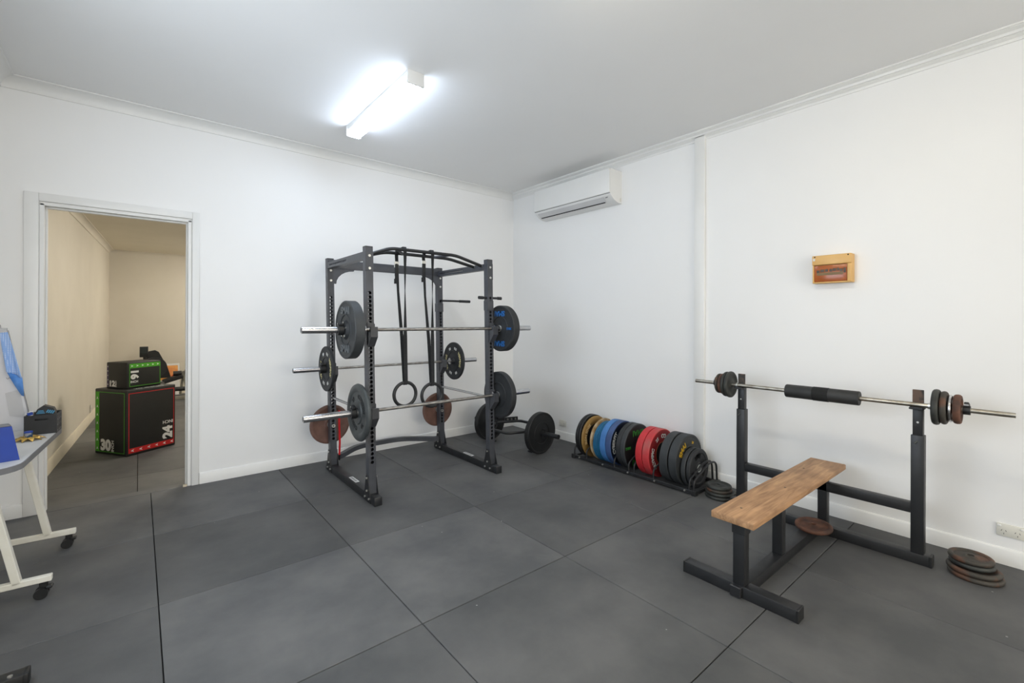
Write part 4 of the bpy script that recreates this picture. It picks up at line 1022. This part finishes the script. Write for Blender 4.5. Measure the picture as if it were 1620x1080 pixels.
prof = [(-0.030, 0.0), (0.060, 0.0), (0.062, 0.125), (0.052, 0.152), (0.008, 0.172), (-0.020, 0.150), (-0.034, 0.120)]
obj('body', prism(B(), prof, 0.030, 0.085, (0, 2, 1)), crate_m, t)
pb = M('pale_blue_print', rgb(70, 150, 190), None, 5, 0.6)
bm = B()
for k in range(4): box(bm, (0.026 + 0.009 * k, 0.0295, 0.134 - 0.003 * k), (0.006, 0.001, 0.02), 0, Matrix.Rotation(0.5, 3, 'Y'))
obj('stripes', bm, pb, t)
bm = B()
for k in range(3): boxr(bm, (-0.024 + 0.004 * k, 0.0292, 0.121 + 0.008 * k), (0.014 - 0.003 * k, 0.0298, 0.125 + 0.008 * k))
obj('printed_lines', bm, pb, t)
t = thing('paper_packet', 'white and blue paper packet sticking out of the crate', 'packet', (-4.494, -0.728, ZTOP + 0.006), Matrix.Rotation(ca, 3, 'Z'))
obj('packet_body', box(B(), (-0.050, 0.045, 0.072), (0.022, 0.045, 0.132), 0.004), skin_white, t)
obj('blue_flap', box(B(), (-0.050, 0.0205, 0.126), (0.026, 0.002, 0.018), 0.0, Matrix.Rotation(-0.25, 3, 'Y')), blue_pl, t)
# gold ornament with tin
t = thing('gold_star_dish', 'gold scalloped star dish on the trolley table', 'dish', (-4.528, -0.875, ZTOP + 0.0005), Matrix.Rotation(0.5, 3, 'Z'))
bm = B(); npt = 11; ring_o, ring_i, ring_c = [], [], []
for k in range(npt * 2):
    a = k / (npt * 2) * 2 * PI
    ro = 0.078 if k % 2 == 0 else 0.050
    zo = 0.0 if k % 2 == 0 else 0.016
    ring_o.append(bm.verts.new((ro * math.cos(a), ro * math.sin(a), zo))); ring_i.append(bm.verts.new((0.036 * math.cos(a), 0.036 * math.sin(a), 0.018 if k % 2 else 0.022)))
    ring_c.append(bm.verts.new((0.02 * math.cos(a), 0.02 * math.sin(a), 0.006)))
for k in range(npt * 2):
    j = (k + 1) % (npt * 2)
    bm.faces.new((ring_o[k], ring_o[j], ring_i[j], ring_i[k])); bm.faces.new((ring_i[k], ring_i[j], ring_c[j], ring_c[k]))
bm.faces.new(ring_c)
o = obj('star_rim', bm, gold, t, angle=20); md = o.modifiers.new('thick', 'SOLIDIFY'); md.thickness = 0.002; md.offset = 1
t = thing('small_jar', 'small blue and grey jar in the gold star dish', 'jar', (-4.528, -0.872, ZTOP + 0.0100))
obj('jar_body', lathe(B(), [(0.0, 0.0), (0.016, 0.0), (0.018, 0.004), (0.018, 0.034), (0.0, 0.034)], 20, None, closed=False), M('grey_blue_jar', rgb(150, 152, 160), rgb(40, 74, 104), 30, 0.4, lo=0.45, hi=0.5), t)
obj('jar_lid', lathe(B(), [(0.0, 0.034), (0.019, 0.034), (0.019, 0.042), (0.0, 0.043)], 20, None, closed=False), blue_pl, t)
# blue file box
t = thing('blue_file_box', 'blue file box standing on the near end of the trolley table', 'box', (-4.545, -1.395, ZTOP + 0.0005), Matrix.Rotation(0.28, 3, 'Z'))
bm = B(); prism(bm, [(-0.16, 0.0), (0.050, 0.0), (0.022, 0.178), (-0.16, 0.178)], -0.02, 0.045, (0, 2, 1)); obj('case', bm, blue_pl, t)
obj('lid_edge', boxr(B(), (-0.158, -0.018, 0.178), (0.020, 0.043, 0.186), 0.002), edge_grey, t)

# ================================================================ plyo boxes in the adjoining room
def plyo(label, c, ang, dx, dy, hz, z0):
    t = thing('plyo_box', label, 'plyo box', (c[0], c[1], z0), Matrix.Rotation(ang, 3, 'Z'))
    obj('foam_body', boxr(B(), (0, 0, 0), (dx, dy, hz), 0.012, 3), card_blk, t)
    return t
A1 = math.radians(33.5)
bx_, by_, bz_ = 0.56, 0.53, 0.765
pb1 = plyo('large black foam plyo box with red and green borders', (-4.119, 1.975), A1, bx_, by_, bz_, ZF2)
def face_front(x, z): return (x, -0.001, z)     # right-hand visible face (local y = 0)
def face_side(y, z): return (-0.001, y, z)      # left-hand visible face (local x = 0)
def strip_front(bm, x0, x1, z0, z1, d=0.0008): return boxr(bm, (x0, -d, z0), (x1, 0.0004, z1))
def strip_side(bm, y0, y1, z0, z1, d=0.0008): return boxr(bm, (-d, y0, z0), (0.0004, y1, z1))
bm = B(); strip_front(bm, 0.02, bx_ - 0.02, 0.03, 0.085); strip_front(bm, 0.02, 0.028, 0.085, bz_ - 0.04); strip_front(bm, bx_ - 0.028, bx_ - 0.02, 0.085, bz_ - 0.04); strip_front(bm, 0.02, bx_ - 0.02, bz_ - 0.048, bz_ - 0.04)
obj('red_border', bm, g_red, pb1, smooth=False)
bm = B()
for k in range(6):
    x = 0.06 + 0.09 * k; z = 0.0575
    f = [bm.verts.new(p) for p in ((x - 0.018, -0.0012, z), (x + 0.02, -0.0012, z + 0.016), (x + 0.008, -0.0012, z), (x + 0.02, -0.0012, z - 0.016))]; bm.faces.new(f)
obj('arrow_marks', bm, g_white, pb1, smooth=False)
ym = lambda X, Z, sc=1.0: (lambda v: Vector((X + v.x, -0.0012 - v.z, Z + v.y)))
# big '24' turned a quarter, reading upwards
text_part('number_mark', '24', 0.15, g_white, pb1, lambda v: Vector((bx_ - 0.095 - v.y, -0.0012 - v.z, 0.185 + v.x)), 0.055, 0.0004)
text_part('unit_mark', 'INCH', 0.052, g_white, pb1, lambda v: Vector((bx_ - 0.095 - v.x, -0.0012 - v.z, 0.315 - v.y)), 0.02, 0.0004)
bm = B(); strip_side(bm, by_ - 0.075, by_ - 0.015, 0.03, bz_ - 0.035); strip_side(bm, 0.035, 0.043, 0.03, bz_ - 0.035); strip_side(bm, 0.035, by_ - 0.06, 0.03, 0.037); strip_side(bm, 0.035, by_ - 0.06, bz_ - 0.042, bz_ - 0.035)
obj('green_border', bm, g_green, pb1, smooth=False)
bm = B()
for k in range(7):
    y = by_ - 0.045; z = 0.07 + 0.098 * k
    f = [bm.verts.new(p) for p in ((-0.0012, y, z + 0.018), (-0.0012, y + 0.016, z - 0.018), (-0.0012, y, z - 0.008), (-0.0012, y - 0.016, z - 0.018))]; bm.faces.new(f)
obj('arrow_marks', bm, g_white, pb1, smooth=False)
text_part('number_mark', '30', 0.17, g_white, pb1, lambda v: Vector((-0.0012 - v.z, by_ - 0.185 - v.x, 0.105 + v.y)), 0.055, 0.0004)
text_part('unit_mark', 'INCH', 0.055, g_white, pb1, lambda v: Vector((-0.0012 - v.z, by_ - 0.305 + v.y, 0.105 + v.x)), 0.02, 0.0004)
text_part('top_letters', '20 INCH', 0.09, g_white, pb1, lambda v: Vector((0.28 + v.x, 0.05 + v.y * 0.6, bz_ + 0.0006 + v.z)), 0.02, 0.0002)
sx_, sy_, sz_ = 0.412, 0.305, 0.308
pb2 = plyo('small black foam plyo box with green border on the large box', (-4.121, 2.102), math.radians(38), sx_, sy_, sz_, ZF2 + bz_ + 0.001)
bm = B(); strip_front(bm, 0.03, sx_ - 0.01, sz_ - 0.07, sz_ - 0.018); strip_front(bm, 0.03, 0.036, 0.02, sz_ - 0.07); strip_front(bm, sx_ - 0.018, sx_ - 0.012, 0.02, sz_ - 0.07); strip_front(bm, 0.03, sx_ - 0.012, 0.02, 0.026)
obj('green_border', bm, g_green, pb2, smooth=False)
bm = B()
for k in range(6):
    x = 0.06 + 0.062 * k; z = sz_ - 0.044
    f = [bm.verts.new(p) for p in ((x + 0.014, -0.0012, z), (x - 0.014, -0.0012, z + 0.012), (x - 0.006, -0.0012, z), (x - 0.014, -0.0012, z - 0.012))]; bm.faces.new(f)
obj('arrow_marks', bm, g_white, pb2, smooth=False)
text_part('number_mark', '16', 0.115, g_white, pb2, lambda v: Vector((0.085 + v.y, -0.0012 - v.z, 0.165 - v.x)), 0.055, 0.0004)
text_part('unit_mark', 'INCH', 0.036, g_white, pb2, lambda v: Vector((0.085 + v.x, -0.0012 - v.z, 0.075 + v.y)), 0.02, 0.0004)
bm = B(); strip_side(bm, sy_ - 0.035, sy_ - 0.012, 0.02, sz_ - 0.03); obj('purple_border', bm, g_purple, pb2, smooth=False)
bm = B()
for k in range(5):
    y = sy_ - 0.024; z = 0.05 + 0.052 * k
    f = [bm.verts.new(p) for p in ((-0.0012, y, z + 0.010), (-0.0012, y + 0.008, z - 0.010), (-0.0012, y, z - 0.004), (-0.0012, y - 0.008, z - 0.010))]; bm.faces.new(f)
obj('arrow_marks', bm, g_white, pb2, smooth=False)
text_part('number_mark', '12', 0.09, g_white, pb2, lambda v: Vector((-0.0012 - v.z, sy_ - 0.085 - v.x, 0.055 + v.y)), 0.055, 0.0004)
text_part('unit_mark', 'INCH', 0.03, g_white, pb2, lambda v: Vector((-0.0012 - v.z, sy_ - 0.145 + v.y, 0.055 + v.x)), 0.02, 0.0004)

# ================================================================ machines at the far end of the adjoining room
t = thing('rowing_machine', 'black rowing machine with small monitor behind the plyo boxes', 'rowing machine', (-3.86, 6.5, ZF2))
mon = obj('monitor', boxr(B(), (-0.139, 0.18, 0.835), (-0.005, 0.205, 1.045), 0.006, 2), rubber_d, t)
obj('monitor_screen', boxr(B(), (-0.125, 0.177, 0.90), (-0.02, 0.1805, 1.03), 0.002), M('dark_screen', (0.015, 0.02, 0.018), None, 5, 0.2), mon)
obj('monitor_arm', tube(B(), [(-0.06, 0.2, 0.86), (-0.05, 0.22, 0.70), (0.0, 0.25, 0.45)], 0.028, 12), rubber_d, t)
obj('flywheel_cage', tube(B(), [(0.09, 0.14, 0.62), (0.09, 0.34, 0.62)], 0.205, 32, True), black_steel, t)
bm = B(); prism(bm, [(-0.06, 0.55), (-0.06, 0.80), (0.0, 0.945), (0.10, 0.965), (0.16, 0.93), (0.30, 0.62), (0.36, 0.40), (0.0, 0.40)], 0.20, 0.30, (0, 2, 1)); obj('flywheel_cover', bm, rubber_d, t)
obj('rail', boxr(B(), (0.03, -1.3, 0.28), (0.09, 0.25, 0.36), 0.006), chrome, t)
obj('seat', boxr(B(), (-0.1, -0.9, 0.37), (0.22, -0.62, 0.42), 0.012, 2), rubber_d, t)
for y in (-1.25, 0.22): obj('foot', boxr(B(), (-0.18, y - 0.03, 0), (0.30, y + 0.03, 0.05), 0.006), black_steel, t)
bm = B(); boxr(bm, (0.045, -1.27, 0.05), (0.075, -1.23, 0.29)); boxr(bm, (0.045, 0.2, 0.05), (0.075, 0.24, 0.41)); obj('stands', bm, black_steel, t)

t = thing('exercise_poster', 'framed orange exercise poster leaning at the beige far wall', 'poster', (-3.50, 7.0, ZF2), Matrix.Rotation(0.05, 3, 'Z'))
Rl = Matrix.Rotation(math.radians(-10), 3, 'X')
def pst(bm): 
    for v in bm.verts: v.co = Rl @ v.co
    return bm
obj('frame', pst(boxr(B(), (-0.18, -0.02, 0.0), (0.16, 0.0, 0.66), 0.004)), skin_white, t)
obj('print', pst(boxr(B(), (-0.16, -0.0225, 0.32), (0.135, -0.0205, 0.62))), poster_o, t)
bm = B()
tube(bm, [(-0.09, -0.024, 0.50), (-0.06, -0.024, 0.42), (-0.02, -0.024, 0.34)], 0.012, 8); tube(bm, [(-0.05, -0.024, 0.50), (-0.06, -0.024, 0.42)], 0.012, 8); tube(bm, [(0.06, -0.024, 0.42), (0.03, -0.024, 0.38), (0.0, -0.024, 0.36)], 0.014, 8)
obj('figure_print', pst(bm), poster_r, t)

t = thing('roman_chair_bench', 'grey steel sit-up bench with black rollers in the adjoining room', 'exercise bench', (-3.35, 6.3, ZF2))
def rc(name, bm, m): return obj(name, bm, m, t)
steel2 = M('pale_grey_steel', rgb(150, 148, 136), rgb(128, 126, 116), 9, 0.4, 0.3)
bm = B(); beam(bm, (0.02, 0, 0.56), (0.115, 0.0, 0.06), 0.05, 0.035, 0.003, (0, 1, 0)); rc('post', bm, steel2)
rc('foot', boxr(B(), (-0.16, -0.03, 0.0), (0.35, 0.03, 0.06), 0.004), steel2)
rc('upper_roller', cyl(B(), (-0.135, 0.0, 0.515), (0.0, 0.0, 0.515), 0.048, 20), rubber_d)
rc('upper_roller', cyl(B(), (0.05, 0.0, 0.535), (0.2, 0.0, 0.535), 0.048, 20), rubber_d)
rc('lower_roller', cyl(B(), (-0.12, 0.0, 0.205), (0.06, 0.0, 0.205), 0.042, 20), rubber_d)
bm = B(); beam(bm, (-0.30, 0.05, 0.36), (0.02, 0.05, 0.46), 0.26, 0.075, 0.02, (0, 0, 1)); rc('pad', bm, rubber_d)
bm = B(); beam(bm, (0.02, 0.03, 0.42), (-0.02, 0.03, 0.10), 0.04, 0.03, 0.003, (0, 1, 0)); rc('brace', bm, steel2)

# ================================================================ look-alikes share a group
RULES = (('weight_plate', 'stack by the power outlet', 'rusty plates stacked by the power outlet'), ('weight_plate', 'beside the floor rack', 'iron plates stacked beside the floor rack'),
         ('weight_plate', 'bench bar', 'small discs on the bench press barbell'), ('weight_plate', 'hex bar end', 'bumpers on the hex bar'),
         ('weight_plate', 'stored behind', 'brown plates stored on the rack pegs'), ('weight_plate', 'barbell', 'plates on the rack barbells'),
         ('barbell_collar', '', 'collars on the bars'), ('gymnastic_ring', '', 'gymnastic rings on the pull-up bars'), ('ceiling_batten_light', '', 'ceiling batten lights'),
         ('power_outlet', '', 'white power outlets'), ('plyo_box', '', 'foam plyo boxes'), ('barbell', 'power rack', 'barbells on the power rack'))
for o in list(C.objects):
    if o.parent or 'category' not in o: continue
    kind = o.name.split('.')[0]
    for nm, key, grp in RULES:
        if kind == nm and key in o['label']: o['group'] = grp; break
    else:
        if kind == 'weight_plate' and -2.95 < o.location.y < -1.55 and abs(o.location.x - XC) < 0.01: o['group'] = G
